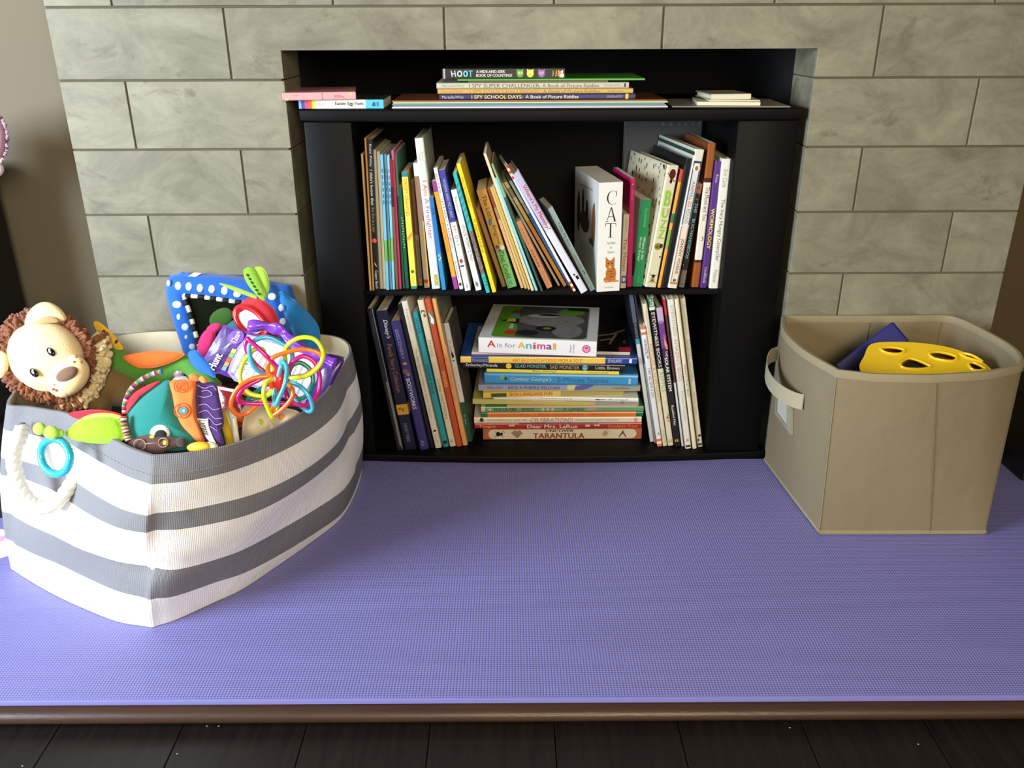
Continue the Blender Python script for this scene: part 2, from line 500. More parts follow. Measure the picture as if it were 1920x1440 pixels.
while x < 3.0:
    fl.box((x+.0008, -4.2, -.075), (x+pw-.0008, -.80, -.047), PLANK, bev=.0009); x += pw
fl.box((-3, -4.2, -.09), (3, .2, -.07), mat((8, 6, 5), .9))
DUST = mat((170, 165, 155), .8)
for u, v in ((42, 1436), (410, 1361), (1481, 1364), (1722, 1395), (332, 1413), (388, 1361)):
    p = onz(u, v, -.0465); f = lambda x, y, z=0: Vector((p.x+x*.001, p.y+z*.001, -.0468+y*.0006))
    fl.ell(f, (0, 0, 0), (1.6, .9, 1.2), DUST, seg=8, rings=5)
structure(fl.build('floor'))
hw = MB(); WOOD = mat((64, 42, 30), .38, .2, 60, .3, 9, stretch=(1, 12, 12), key='nosing')
hw.box((-3, -.835, -.06), (3, .15, -.0083), WOOD)
structure(hw.build('trim_2'))
nz = MB(); prof = []
for i in range(9):
    a = math.pi/2+math.pi*i/8*0.9
    prof.append((-.842+.016*math.cos(a), -.024+.013*math.sin(a)))
prof += [(-.835, -.046), (-.825, -.046), (-.825, -.0083)]
n = len(prof)
vs = [(-3, y, z) for y, z in prof]+[(3, y, z) for y, z in prof]
nz.add(vs, [(i, (i+1) % n, n+(i+1) % n, n+i) for i in range(n)]+[tuple(range(n))[::-1], tuple(range(n, 2*n))], WOOD)
structure(nz.build('trim_3', smooth=True, angle=40))
# ---- foam mat
def foam():
    m = bpy.data.materials.new('foam_mat'); m.use_nodes = True
    nt = m.node_tree; N = nt.nodes; L = nt.links; b = N['Principled BSDF']; b.inputs['Roughness'].default_value = .55
    tc = N.new('ShaderNodeTexCoord'); sp = N.new('ShaderNodeSeparateXYZ'); L.new(tc.outputs['Object'], sp.inputs[0])
    def M(op, a, bb=None):
        q = N.new('ShaderNodeMath'); q.operation = op
        for i, z in enumerate((a, bb)):
            if z is None: continue
            if isinstance(z, (int, float)): q.inputs[i].default_value = z
            else: L.new(z, q.inputs[i])
        return q.outputs[0]
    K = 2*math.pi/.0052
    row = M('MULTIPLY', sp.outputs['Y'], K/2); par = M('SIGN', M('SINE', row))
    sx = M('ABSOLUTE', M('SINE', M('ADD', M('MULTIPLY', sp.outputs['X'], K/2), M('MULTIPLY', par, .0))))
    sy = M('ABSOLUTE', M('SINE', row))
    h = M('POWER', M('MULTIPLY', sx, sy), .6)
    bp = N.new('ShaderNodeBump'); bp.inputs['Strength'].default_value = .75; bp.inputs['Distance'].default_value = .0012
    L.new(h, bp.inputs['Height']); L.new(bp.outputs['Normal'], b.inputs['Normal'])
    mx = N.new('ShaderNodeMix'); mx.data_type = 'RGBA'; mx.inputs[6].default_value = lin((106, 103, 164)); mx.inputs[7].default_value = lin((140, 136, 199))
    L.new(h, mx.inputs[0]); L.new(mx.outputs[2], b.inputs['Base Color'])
    return m
FOAM = foam(); FOAMS = mat((117, 115, 179), .6)
mt = MB()
yf = -.838
mt.box((-1.6, yf+.005, -.008), (1.6, .0, 0), FOAM)
prof = [(yf+.005, 0), (yf+.003, -.0004), (yf+.001, -.0018), (yf, -.006), (yf, -.008), (yf+.005, -.008)]
n = len(prof)
mt.add([(-1.6, y, z) for y, z in prof]+[(1.6, y, z) for y, z in prof], [(i, i+1, n+i+1, n+i) for i in range(n-1)], FOAMS)
PINK = mat((214, 160, 206), .6); PALE = mat((226, 206, 236), .6)
def patch(px, m, z): mt.poly([onz(u, v, z) for u, v in px], m)
patch([(-60, 1000), (-20, 990), (24, 994), (26, 1000), (10, 1004), (-60, 1022)], PALE, .00025)
patch([(-60, 1022), (10, 1004), (28, 998), (30, 1008), (6, 1014), (-60, 1036)], PINK, .0003)
patch([(-60, 1040), (10, 1012), (32, 1010), (34, 1030), (22, 1040), (-10, 1050), (-60, 1060)], PALE, .00035)
o = mt.build('foam_play_mat', smooth=True, angle=30)
tag(o, 'lilac textured foam play mat covering the hearth', 'mat')
# ---- black media cabinet
BLKM = mat((8, 8, 8), .5, .06, 300, spec=.12); BLKI = mat((7, 7, 7), .7, spec=.15)
cab = empty('bookcase', (.0675, .15, 0), 'black bow-fronted low bookcase standing in the fireplace opening', 'bookcase')
CX0, CX1 = -.478, .613
def bow(name, x0, x1, y0, y1, z0, z1, bulge, m, lip=.004):
    b = MB(); n = 24; pts = []
    for i in range(n+1):
        q = i/n; x = x0+(x1-x0)*q; pts.append((x, y0-bulge*(1-(2*q-1)**2)))
    r = .012
    pts[0] = (x0, y0+.004)
    pts += [(x1, y1), (x0, y1)]
    bm = bmesh.new(); f = bm.faces.new([bm.verts.new((x, y, z0)) for x, y in pts])
    ex = bmesh.ops.extrude_face_region(bm, geom=[f])
    for v in ex['geom']:
        if isinstance(v, bmesh.types.BMVert): v.co.z = z1
    bmesh.ops.recalc_face_normals(bm, faces=bm.faces[:])
    hor = [e for e in bm.edges if abs(e.verts[0].co.z-e.verts[1].co.z) < 1e-6 and all(v.co.y < y0+.01 for v in e.verts)]
    bmesh.ops.bevel(bm, geom=hor, offset=lip, segments=3, affect='EDGES', profile=.5)
    b.bm(bm, m)
    return b.build(name, cab, smooth=True, angle=35)
bow('top_board', CX0, CX1, .0, .40, .832, .858, .018, BLKM)
bow('shelf', -.367, .478, .034, .385, .4275, .4395, .002, BLKI, .002)
bow('base_board', CX0+.004, CX1+.012, .004, .40, .0, .0195, .024, BLKM, .003)
for x0, x1 in ((CX0+.006, -.367), (.478, CX1-.002)):
    b = MB(); b.box((x0, .006, .0196), (x1, .39, .8319), BLKM, bev=.004); b.build('side_panel', cab, smooth=True, angle=35)
b = MB(); b.box((-.3669, .386, .0196), (.4779, .395, .8319), BLKI); b.build('back_panel', cab)
# ------------------------------------------------------------------ upper shelf, left to right
GU = 'books standing on the upper shelf'
def U(*a, **k): return upright(*a, group=GU, **k)
BK = (20, 20, 22); RED = (190, 30, 35); WH = (236, 232, 222); NAVY = (40, 45, 95)
U('thin straw-coloured paperback at the far left end of the upper shelf', 693, 697, 545, 676, 681, 289, (226, 190, 122), .19,
  texts=[('KATE PETTY', .22, .38, (150, 115, 70), .5)])
U('thin dark maroon paperback between two straw-coloured spines at the far left', 697.2, 698.5, 545, 681, 682.2, 291, (70, 34, 28), .19)
U('tallest thin tan paperback beside the black one near the left end', 698.7, 702, 545, 682.5, 686.8, 259, (226, 165, 104), .2)
U('black paperback with white lettering and a red dot near the left end', 701.5, 711.5, 545, 687, 699, 262, (22, 22, 25), .21,
  texts=[('Kate Petty', .03, .17, (225, 220, 205), .5), ("I didn't know that", .19, .42, WH, .55), ('the Sun is a star', .43, .6, (150, 150, 110), .5), ('Copper Beech', .86, .985, WH, .62)],
  art=[('e', .655, 0, .42, .42, (232, 80, 70)), ('p', [(.80, -.2), (.82, .1), (.835, .3), (.82, -.1)], WH)])
U('left one of two thin cream spines beside the black paperback', 713, 718, 542, 699, 705.5, 281, (214, 204, 176), .2)
U('right one of two thin cream spines, touching the pale blue trio', 718.5, 724, 542, 706, 712, 284, (226, 218, 190), .2)
BLU = (118, 182, 206); GRN = (104, 168, 92)
U('first of three pale blue paperbacks with a green band, next to the cream pair', 724, 730, 544, 712, 718.5, 290, BLU, .19, bands=[(.62, .78, GRN)], art=[('r', .1+.045*k, .128+.045*k, -.2, .2, (60, 112, 150)) for k in range(6)])
U('middle of three pale blue paperbacks, narrow with a green band', 730.5, 735.5, 543, 719, 724.5, 290, (104, 160, 190), .19, bands=[(.62, .78, GRN)], art=[('r', .1+.045*k, .128+.045*k, -.2, .2, (60, 112, 150)) for k in range(6)])
U('last of three pale blue paperbacks, before the maroon spine', 736, 741, 543, 725, 730.5, 291, (128, 192, 212), .19, bands=[(.6, .78, (112, 176, 98))], art=[('r', .1+.045*k, .128+.045*k, -.2, .2, (60, 112, 150)) for k in range(6)])
U('short maroon and brown paperback left of the pink spine', 742, 747.5, 543, 729, 735, 300, (120, 80, 62), .18, bands=[(.0, .2, (140, 22, 44)), (.2, .35, (70, 18, 20))])
U('thin raspberry pink paperback standing among dark spines', 748, 753, 542, 733, 738.5, 282, (206, 70, 124), .19)
U('thin dark green paperback with a pale edge', 755, 759.5, 541, 739, 743.5, 288, (36, 92, 70), .19, bands=[(0, .3, (96, 130, 110))])
U('dark green paperback with pale lettering, left of the yellow spine', 760, 767.5, 541, 746, 753, 350, (20, 84, 58), .17, art=[('e', .3+.026*k, (-.1, .12, 0)[k % 3], .12, .2, (176, 200, 120)) for k in range(12)])
U('yellow board book with red lettering and teal ends', 770, 782.5, 542, 752, 764.5, 324, (244, 218, 82), .16, kind='b',
  bands=[(0, .035, (36, 130, 150)), (.975, 1, (60, 140, 110))], side=(200, 180, 70),
  texts=[('CREEPY CRAWLIES', .05, .36, (206, 96, 30), .55), ('little hare', .885, .95, (200, 170, 50), .4)],
  art=[('p', [(.545, -.5), (.49, .5), (.53, .5), (.585, -.5)], (232, 150, 60)), ('e', .845, 0, .28, .28, (90, 100, 40))])
U('brown board book with a taupe lower half left of the tall white spine', 784, 793, 536, 768.5, 777.5, 341, (112, 78, 64), .16, kind='b', rnd=.35,
  bands=[(.5, 1, (146, 128, 104))], art=[('r', .55, .93, -.1, .28, (92, 80, 68)), ('e', .965, 0, .12, .2, BK)])
U('khaki book with a white top and thin orange edge touching the tall white spine', 795, 806, 540, 774, 785, 306, (134, 118, 84), .18,
  bands=[(0, .1, (222, 224, 216)), (.1, .45, (140, 108, 86)), (.93, .96, (120, 40, 30))], art=[('r', .45, .99, .3, .5, (226, 150, 52))])
U('tall white picture book with large red title, head and shoulders above its row', 809.5, 826, 542, 776.5, 794.5, 259, (212, 224, 224), .21, kind='h', side=(200, 205, 200),
  bands=[(0, .14, (222, 226, 212)), (.14, .34, (205, 212, 206))],
  texts=[('I Am A Firefighter', .27, .655, (206, 66, 58), .6), ('Benjamin', .09, .14, (150, 150, 140), .3, .15), ('Wright', .1, .14, (150, 150, 140), .3, -.2), ('BOOKS', .905, .975, (50, 60, 40), .4, .12)],
  art=[('r', .895, .982, -.08, .33, (232, 210, 70))])
U('blue paperback with white starry specks right of the tall white spine', 828, 837, 544, 804, 812.5, 371, (44, 116, 184), .18, bands=[(.6, 1, (52, 140, 192))],
  texts=[('THE', .1, .18, (20, 50, 110), .5)], art=[('e', .62, -.1, .16, .16, WH), ('e', .645, .2, .2, .14, WH), ('e', .665, -.05, .12, .2, WH), ('e', .6, .2, .1, .1, WH)])
U('orange and purple board book of few letters', 851, 860, 543, 808.5, 818.5, 340, (245, 158, 62), .15, kind='b',
  bands=[(0, .095, (150, 62, 138)), (.88, 1, (158, 62, 150))], texts=[('First Words', .38, .64, (190, 90, 30), .5)])
U('thin white paperback with bold black title, left of the indigo-topped spine', 861.5, 868.5, 543, 811.5, 820.5, 315, (234, 230, 218), .19,
  texts=[('Eric Carle', .05, .2, (40, 45, 80), .55), ("LET'S PAINT A RAINBOW", .245, .65, (40, 42, 48), .55), ('Scholastic', .76, .91, (40, 42, 48), .5)], art=[('r', .945, .97, -.3, .3, BK)])
U('indigo-topped board book with a white lower half and coloured letters', 871.5, 883, 546, 821.5, 834.5, 319, (238, 235, 228), .16, kind='b',
  bands=[(0, .42, (66, 62, 150))],
  texts=[('WORDS AND PICTURES', .07, .38, (170, 190, 170), .4), ('M', .45, .485, (220, 110, 90), .5), ('Y', .487, .512, (230, 170, 90), .5), ('D', .53, .56, (200, 80, 90), .5), ('A', .562, .59, (150, 180, 120), .5), ('Y', .592, .62, (110, 160, 190), .5)],
  art=[('e', .44, 0, .45, .5, (238, 235, 228)), ('e', .745, -.05, .4, .3, (140, 90, 75)), ('r', .77, .80, -.4, .3, (236, 236, 240)), ('r', .78, .795, -.38, .28, (40, 70, 150)), ('p', [(.93, -.1), (.95, .2), (.96, -.1), (.98, .1), (.955, .05)], (150, 150, 150))])
U('white board book with black question title, just left of the teal and grey speckled one', 891, 904, 545.5, 844.5, 856, 356, (236, 233, 226), .16, kind='b',
  texts=[('Reasoner', .07, .22, (110, 110, 110), .5), ('WHOSE MOMMY IS THIS?', .34, .7, (60, 62, 66), .55, .1)],
  art=[('p', [(.90, -.2), (.93, .25), (.96, .1), (.94, -.05), (.97, .2), (.95, -.3)], (120, 120, 120))])
TEAL = (56, 176, 176)
SPECK = (118, 108, 100)
random.seed(3)
U('teal and grey speckled board book with rippled bands', 911, 919.5, 550, 848, 856, 325, TEAL, .15, kind='b', bands=[(.47, .835, SPECK)],
  art=[('p', [(.1+i*.05, -.5), (.07+i*.05, .5), (.085+i*.05, .5), (.12+i*.05, -.5)], (36, 140, 150)) for i in range(7)] +
      [('e', random.uniform(.48, .82), random.uniform(-.42, .42), .1, .1, random.choice(((200, 192, 180), (70, 62, 60)))) for i in range(40)] +
      [('p', [(.87+i*.03, -.4), (.865+i*.03, .4), (.875+i*.03, .3)], (20, 110, 120)) for i in range(3)])
U('bright yellow spine with small black lettering, right of the teal speckled one', 922.5, 931, 549, 854.5, 863.5, 307, (250, 216, 40), .17, kind='b',
  texts=[('MAKE YOUR OWN RAINBOW', .1, .32, (120, 92, 20), .45), ('MY LEARNING RAINBOW', .42, .68, (60, 60, 20), .55)])
U('short tan board book with rounded head left of the gold and green spine', 940.5, 950, 539, 890.5, 900.5, 394, (158, 122, 82), .14, kind='b', rnd=.35)
U('thick gold board book turning green below with handwritten title', 951, 970, 541.5, 890, 912.5, 356, (196, 148, 66), .15, kind='b',
  bands=[(.57, .63, (150, 150, 110)), (.63, 1, (118, 180, 96))],
  texts=[('The Little', .06, .31, (50, 40, 30), .45, .05), ('Engine', .36, .55, (50, 40, 30), .45, .08), ('That Could', .62, .9, (30, 44, 40), .5), ('!', .92, .97, (60, 140, 180), .3)],
  art=[('e', .325, -.15, .3, .22, (70, 130, 170)), ('e', .57, -.2, .2, .22, (110, 70, 70)), ('e', .59, .25, .25, .25, (206, 206, 170)), ('e', .61, -.05, .16, .14, (80, 80, 60))])
U('thin tan paperback with a reddish head right of the gold and green spine', 976, 983, 541, 913, 919, 355, (216, 168, 124), .17, bands=[(0, .18, (150, 64, 44)), (.18, .3, (170, 130, 90))])
U('thin straw paperback, second in the fanned bundle', 983.5, 989, 542, 918, 923, 352, (206, 178, 112), .17)
U('thin mustard paperback, third in the fanned bundle', 989.5, 995, 544, 922, 926.5, 350, (190, 164, 88), .18)
U('tall cream pamphlet with a curling head in the fanned bundle', 996, 1002, 546, 905.5, 911.5, 288, (230, 206, 168), .2)
U('thin turquoise paperback in the fanned bundle', 1003.5, 1009, 546, 925.5, 931, 334, (136, 208, 216), .19)
U('thin dark green pamphlet with a pale head right of the turquoise one', 1014, 1018, 547, 920, 925, 308, (56, 82, 62), .2, bands=[(0, .25, (140, 170, 130))])
U('short peach book with faint lettering leaning in the middle of the row', 1024.5, 1036.5, 542, 963.5, 977, 416, (238, 172, 128), .13, art=[('r', .1+.05*k, .135+.05*k, -.1, .12, (200, 136, 98)) for k in range(5)]+[('r', .42+.045*k, .45+.045*k, -.15, .15, (168, 112, 82)) for k in range(6)],
  texts=[('SCHOLASTIC', .74, .96, (196, 130, 90), .35, .1)])
U('thin pale grey pamphlet left of the amber spine', 1045.5, 1051, 537, 938.5, 944, 343, (176, 168, 142), .17, yaw=2)
U('amber paperback with a pale yellow head leaning left', 1056, 1063.5, 538, 942, 951.5, 341, (180, 118, 44), .17, yaw=3, bands=[(0, .2, (188, 180, 120)), (.05, .14, (120, 116, 76)), (.2, .36, (190, 160, 90))])
U('blue patterned paperback with a pale grey head', 1064, 1070.5, 537, 952, 959, 338, (58, 102, 150), .17, yaw=5, bands=[(0, .2, (206, 208, 200)), (.2, .3, (170, 176, 160))],
  art=[('e', .4+.03*i, (-.2, .2, 0)[i % 3], .18, .18, (120, 160, 190)) for i in range(12)])
STR = [(i*.02, i*.02+.02, (214, 74, 52) if i % 2 == 0 else (246, 226, 190)) for i in range(5)]+[(1-(i+1)*.02, 1-i*.02, (214, 74, 52) if i % 2 else (246, 226, 190)) for i in range(4)]
U('thin white spine with red candy stripes at head and foot', 1075, 1080.5, 547, 945.5, 952, 309, (226, 226, 226), .17, yaw=6, kind='h', bands=STR)
U('lavender-white spine with fat red title leaning left', 1087, 1105, 551, 956, 973.5, 323, (222, 222, 236), .16, yaw=6, kind='h',
  bands=[(0, .42, (190, 186, 214))],
  texts=[("Where's My Mommy?", .1, .46, (200, 30, 58), .62, 0, .014), ('Jo Brown', .4, .47, (130, 120, 160), .2, -.42)], art=[('r', .86, .89, -.05, .3, BK), ('e', .845, -.05, .14, .14, BK)])
U('slanting grey-blue board book, last of the left-leaning row', 1106, 1117.5, 547, 1022, 1036, 388, (150, 170, 168), .12, yaw=8, kind='b',
  texts=[('Tickle My Ears', .17, .45, (50, 60, 62), .5), ('Jörg Mühle', .56, .72, (100, 118, 118), .4)],
  art=[('p', [(.74, -.1), (.77, .25), (.78, .1), (.79, .3), (.8, -.1), (.77, .05)], (70, 80, 84))])
# the right-hand group
CAT = (190, 112, 42); TAB = (128, 72, 24)
U('thick white hardback with an orange cat at the foot of its spine', 1119, 1162, 546, 1122.5, 1170, 342, (238, 236, 228), .24, yaw=9, kind='b', name='board_book', shrink=.99, ymin=.0, ymax=.02,
  side=(214, 212, 204), edge=(214, 210, 196),
  art=[('L', 'C', .075, .2, -.18, .3, BK), ('L', 'A', .22, .35, -.22, .28, BK), ('L', 'T', .365, .495, -.22, .26, BK),
       ('e', .835, .09, .36, .23, CAT), ('e', .75, .04, .2, .2, CAT), ('p', [(.672, -.16), (.74, -.15), (.712, .02)], CAT), ('p', [(.672, .23), (.712, .07), (.74, .23)], CAT),
       ('e', .885, .04, .14, .27, CAT), ('e', .905, .26, .045, .2, (206, 140, 70)), ('e', .905, -.1, .06, .1, (214, 150, 84)), ('e', .735, -.04, .028, .03, (40, 30, 20)), ('e', .735, .12, .028, .03, (40, 30, 20)),
       ('e', .765, .04, .06, .06, (226, 180, 130)), ('e', .81, .06, .02, .1, TAB), ('e', .835, .14, .02, .1, TAB), ('e', .86, .1, .02, .1, TAB), ('e', .756, .04, .014, .02, (150, 60, 50)), ('e', .79, .2, .02, .05, TAB), ('e', .715, .04, .03, .015, TAB)],
  texts=[('Van Fleet', .53, .558, (140, 138, 130), .36, .05, .002, 'x'), ('&', .575, .597, (120, 118, 112), .06, .05, .002, 'x'), ('Stanton', .615, .64, (140, 138, 130), .3, .05, .002, 'x'), ('Simon & Schuster', .955, .968, (150, 148, 140), .4, .02, .002, 'x')],
  sideart=[(-1, 'p', [(.25, .10), (.25, .112), (.75, .13), (.75, .118)], (150, 148, 142)), (-1, 'e', .62, .30, .05, .14, (60, 52, 46)), (-1, 'e', .45, .34, .05, .11, (54, 48, 44)), (-1, 'e', .55, .45, .2, .1, (70, 60, 50)),
           (-1, 'p', [(.58, .18), (.6, .14), (.64, .2)], (60, 52, 46)), (-1, 'e', .18, .42, .06, .2, (120, 76, 40)), (-1, 'p', [(.2, .24), (.16, .2), (.14, .28)], (120, 76, 40)), (-1, 'e', .24, .58, .1, .03, (110, 70, 38)), (-1, 'e', .8, .4, .06, .2, (46, 42, 40))] +
          [(-1, 'p', [(.2, .66+.035*i), (.2, .67+.035*i), (.7, .67+.035*i), (.7, .66+.035*i)], (168, 164, 156)) for i in range(8)])
U('small beige board book with dull red title beside the cat spine', 1162.5, 1174, 540.5, 1168.5, 1181, 402, (208, 194, 172), .13, yaw=6, kind='b', name='board_book',
  texts=[('JAN BRETT', .06, .24, (176, 110, 90), .32), ('The Mitten', .32, .76, (150, 52, 44), .62)], art=[('r', .83, .93, -.35, .4, (52, 70, 130)), ('e', .88, .05, .4, .25, (200, 205, 220))])
U('magenta board book behind the green spine', 1175.5, 1184, 538, 1181, 1192.5, 335, (196, 34, 104), .17, yaw=7, kind='b', name='board_book', side=(186, 20, 92),
  texts=[('Never', .1, .2, (226, 130, 170), .35)], art=[('e', .05, 0, .14, .14, (236, 190, 210))],
  sideart=[(-1, 'e', .15+.12*i, .05, .03, .02, (90, 10, 60)) for i in range(7)])
U('bright green spine on a white-sided board book', 1186, 1205, 538, 1201.5, 1223.5, 375, (40, 138, 82), .13, yaw=9, kind='b', name='board_book', side=(208, 204, 192), edge=(208, 204, 192),
  texts=[('Fox and Horacek', .1, .31, (150, 210, 130), .2, .08), ('Where Is the', .42, .68, (226, 240, 210), .28, .17), ('Green Sheep?', .42, .7, (226, 240, 210), .28, -.2), ('Penguin', .88, .96, (130, 190, 130), .18)],
  sideart=[(-1, 'e', .1, .75, .12, .14, (70, 96, 56))])
SIDEB = mat((198, 192, 160), .45, key='specimens')
def specimen(m):
    nt = m.node_tree; N = nt.nodes; L = nt.links; b = N['Principled BSDF']
    tc = N.new('ShaderNodeTexCoord'); mp = N.new('ShaderNodeMapping'); mp.inputs['Scale'].default_value = (0, 95, 46); mp.inputs['Rotation'].default_value = (.3, 0, 0)
    v = N.new('ShaderNodeTexVoronoi'); v.inputs['Scale'].default_value = 1; v.inputs['Randomness'].default_value = .9
    r = N.new('ShaderNodeValToRGB'); r.color_ramp.interpolation = 'CONSTANT'
    r.color_ramp.elements[0].color = lin((44, 40, 30)); r.color_ramp.elements[1].position = .30; r.color_ramp.elements[1].color = lin((206, 200, 168))
    L.new(tc.outputs['Object'], mp.inputs['Vector']); L.new(mp.outputs['Vector'], v.inputs['Vector']); L.new(v.outputs['Distance'], r.inputs['Fac']); L.new(r.outputs['Color'], b.inputs['Base Color'])
specimen(SIDEB)
LIME = (150, 206, 60)
U('cream hardback with lime letters and insects up its spine and cover', 1207.5, 1233, 540, 1253.5, 1276.5, 311, (228, 222, 190), .25, yaw=12, kind='h', side=(206, 200, 168), edge=(190, 184, 160),
  texts=[('B', .2, .325, LIME, .55, .02, .03, 'x'), ('U', .34, .42, LIME, .55, .02, .03, 'x'), ('Z', .435, .505, LIME, .5, .02, .03, 'x'), ('Z', .515, .59, LIME, .5, .02, .03, 'x')],
  art=[('e', .07, .05, .42, .28, (84, 22, 26)), ('e', .125, .03, .2, .12, (60, 16, 20)), ('p', [(.06, -.4), (.1, 0), (.07, -.38)], BK), ('p', [(.12, .35), (.1, 0), (.13, .33)], BK),
       ('e', .655, -.05, .3, .32, (150, 130, 40)), ('e', .65, .22, .2, .16, (60, 56, 30)), ('e', .66, -.1, .1, .1, (90, 80, 20)), ('e', .74, .3, .1, .06, (60, 50, 40)),
       ('e', .935, 0, .3, .18, (190, 160, 60)), ('e', .905, .03, .16, .14, (56, 46, 24)), ('p', [(.89, -.4), (.91, 0), (.9, .02)], BK), ('p', [(.97, -.4), (.93, 0), (.94, .0)], BK), ('p', [(.89, .4), (.91, 0), (.9, -.02)], BK), ('p', [(.97, .4), (.93, 0), (.94, 0)], BK)],
  sideart=[(-1, 'p', [(.02, .01), (.99, .01), (.99, .99), (.02, .99)], SIDEB)])
U('thin yellow and purple paperback pressed against the insect hardback', 1233.5, 1239.5, 540, 1277, 1285.5, 319, (250, 178, 50), .2, yaw=9, side=(70, 34, 70), edge=(226, 90, 50),
  bands=[(0, .1, (226, 78, 44)), (.36, .44, (60, 130, 70)), (.5, .66, (140, 186, 60))], art=[('r', 0.1, 1, .2, .5, (76, 34, 84))])
U('black hardback left of the white spine framed in blue and orange', 1240.5, 1252, 541, 1287, 1302.5, 298, (20, 20, 22), .24, yaw=9, kind='h', pages=mat((24, 24, 24), .6))
U('tall white spine framed in blue above and orange below', 1252.5, 1270, 541.5, 1303.5, 1325, 281, (232, 228, 214), .27, yaw=8, kind='h', side=(206, 208, 196), edge=(206, 208, 196),
  art=[('r', .085, .53, -.42, -.3, (54, 84, 130)), ('r', .085, .53, .3, .42, (54, 84, 130)), ('r', .08, .095, -.42, .42, (44, 60, 90)), ('e', .13, 0, .4, .38, (240, 236, 224)), ('e', .13, .03, .24, .18, (190, 100, 50)),
       ('r', .54, .965, -.42, -.32, (208, 130, 80)), ('r', .54, .965, .32, .42, (208, 130, 80)), ('r', .955, .97, -.42, .42, (208, 130, 80)), ('e', .94, 0, .18, .18, (90, 100, 130))],
  texts=[('ANIMAL', .22, .35, (110, 130, 150), .36), ('GO', .36, .4, (210, 110, 70), .36), ('ROUND', .415, .52, (120, 160, 130), .36), ('JOHNNY MORRIS', .63, .89, (70, 64, 56), .42)],
  sideart=[(-1, 'p', [(.0, .02), (1, .02), (1, .045), (.0, .045)], (40, 70, 50))])
U('dark patterned spine with pale blue title leaning behind the white-framed one', 1271.5, 1284, 539.5, 1307, 1318, 345, (38, 34, 32), .19, yaw=5,
  bands=[(0, .09, (170, 100, 76)), (.83, 1, (110, 104, 92))], texts=[('THE', .18, .27, (120, 190, 190), .5), ('BUG HANDBOOK', .33, .72, (120, 190, 190), .5)],
  art=[('e', random.uniform(.02, .98), random.uniform(-.4, .4), .12, .1, random.choice(((150, 96, 70), (120, 116, 104), (80, 44, 30)))) for i in range(34)])
U('brown-ended book with a white middle, beside the purple spine', 1295.5, 1312, 539, 1329, 1343, 269, (150, 84, 34), .2, yaw=4, kind='h', edge=(140, 78, 34), side=(120, 64, 30),
  bands=[(.26, .80, (234, 228, 210)), (.23, .26, (60, 34, 20)), (.8, .82, (60, 34, 20))],
  texts=[('The Moon and You', .29, .52, (44, 42, 40), .5, .1)], art=[('e', .65, .1, .3, .2, (120, 110, 96)), ('e', .65, .02, .22, .16, (234, 228, 210))])
U('purple spine with yellow capitals', 1312, 1326, 540, 1342, 1354, 303, (86, 46, 122), .19, yaw=2, kind='h',
  texts=[('Ross', .1, .16, (210, 196, 220), .4), ('WORMOLOGY', .36, .68, (236, 216, 60), .55, 0, .02), ('CarolRhoda', .83, .96, (214, 200, 222), .38)])
U('glossy white hardback at the far right end of the upper shelf', 1329, 1347.5, 541, 1354, 1372.5, 298, (232, 230, 216), .22, yaw=1, kind='h',
  texts=[('Eric Carle', .08, .21, (130, 128, 120), .42), ('The Very Hungry Caterpillar', .3, .78, (64, 60, 58), .5), ('Philomel', .85, .95, (130, 128, 120), .42)])

gp = empty('picture_book', Matrix.Translation((.385, .33, ZU+.0005)), 'big dark grey board book standing flat against the back, behind the right-hand books', 'book', GU)
mb = MB(); mb.box((-.112, -.006, 0), (.085, .012, .385), mat((70, 74, 76), .6), bev=.002)
for k, (ch, x) in enumerate(zip('aaAAAO', (-.02, .0, .02, .038, .056, .072))):
    put_text(mb, ch, lambda a, b, x=x: (x+a*.009, -.0062, .345+b*.009), mat((110, 112, 112), .6), .01)
mb.build('cover', gp, world=False); mb = MB(); mb.box((-.110, .0122, .002), (.083, .030, .383), PAGE); mb.build('page_block', gp, world=False)
# ------------------------------------------------------------------ lower shelf, books leaning on the left
GL = 'books leaning on the left of the lower shelf'
def Lw(*a, **k): return upright(*a, group=GL, zs=ZL, **k)
Lw('black book in a clear glossy jacket at the far left of the lower shelf', 745, 757, 845, 685, 700, 580, (30, 31, 36), .23, yaw=-3, kind='h',
  art=[('r', .0, .99, .3, .42, (110, 112, 120)), ('r', .5, .97, .05, .3, (120, 116, 112))])
Lw('thick dark navy storybook with a gold band low on its spine', 759, 781, 844.5, 701, 728, 584, (22, 20, 48), .22, yaw=-3, kind='h',
  bands=[(.66, .735, (196, 146, 52))],
  texts=[("Disney's", .06, .19, (214, 214, 224), .42, .1, .004, 'd', .3), ('Family Story Collection', .23, .57, (150, 104, 84), .5), ('DISNEY PRESS', .8, .94, (120, 124, 150), .28)], art=[('e', .7, .05, .16, .1, (120, 84, 30)), ('e', .69, -.2, .1, .12, (120, 84, 30))])
Lw('indigo hardback with a gold emblem and white title', 785, 806, 844.5, 730.5, 748.5, 604, (54, 48, 110), .2, yaw=-3, kind='h', rnd=.25,
  texts=[('DISCOVERY', .06, .28, (150, 150, 190), .32), ('BODYWORKS', .43, .67, (222, 220, 230), .4), ('Aii', .92, .97, (130, 130, 170), .4)],
  art=[('e', .315, .05, .16, .2, (190, 150, 70)), ('e', .375, -.05, .3, .3, (120, 84, 90)), ('e', .4, .15, .2, .2, (150, 120, 70))])
Lw('slim glossy black hardback right of the indigo one', 807, 814, 841, 744, 752, 572, (22, 22, 24), .22, yaw=-3, kind='h')
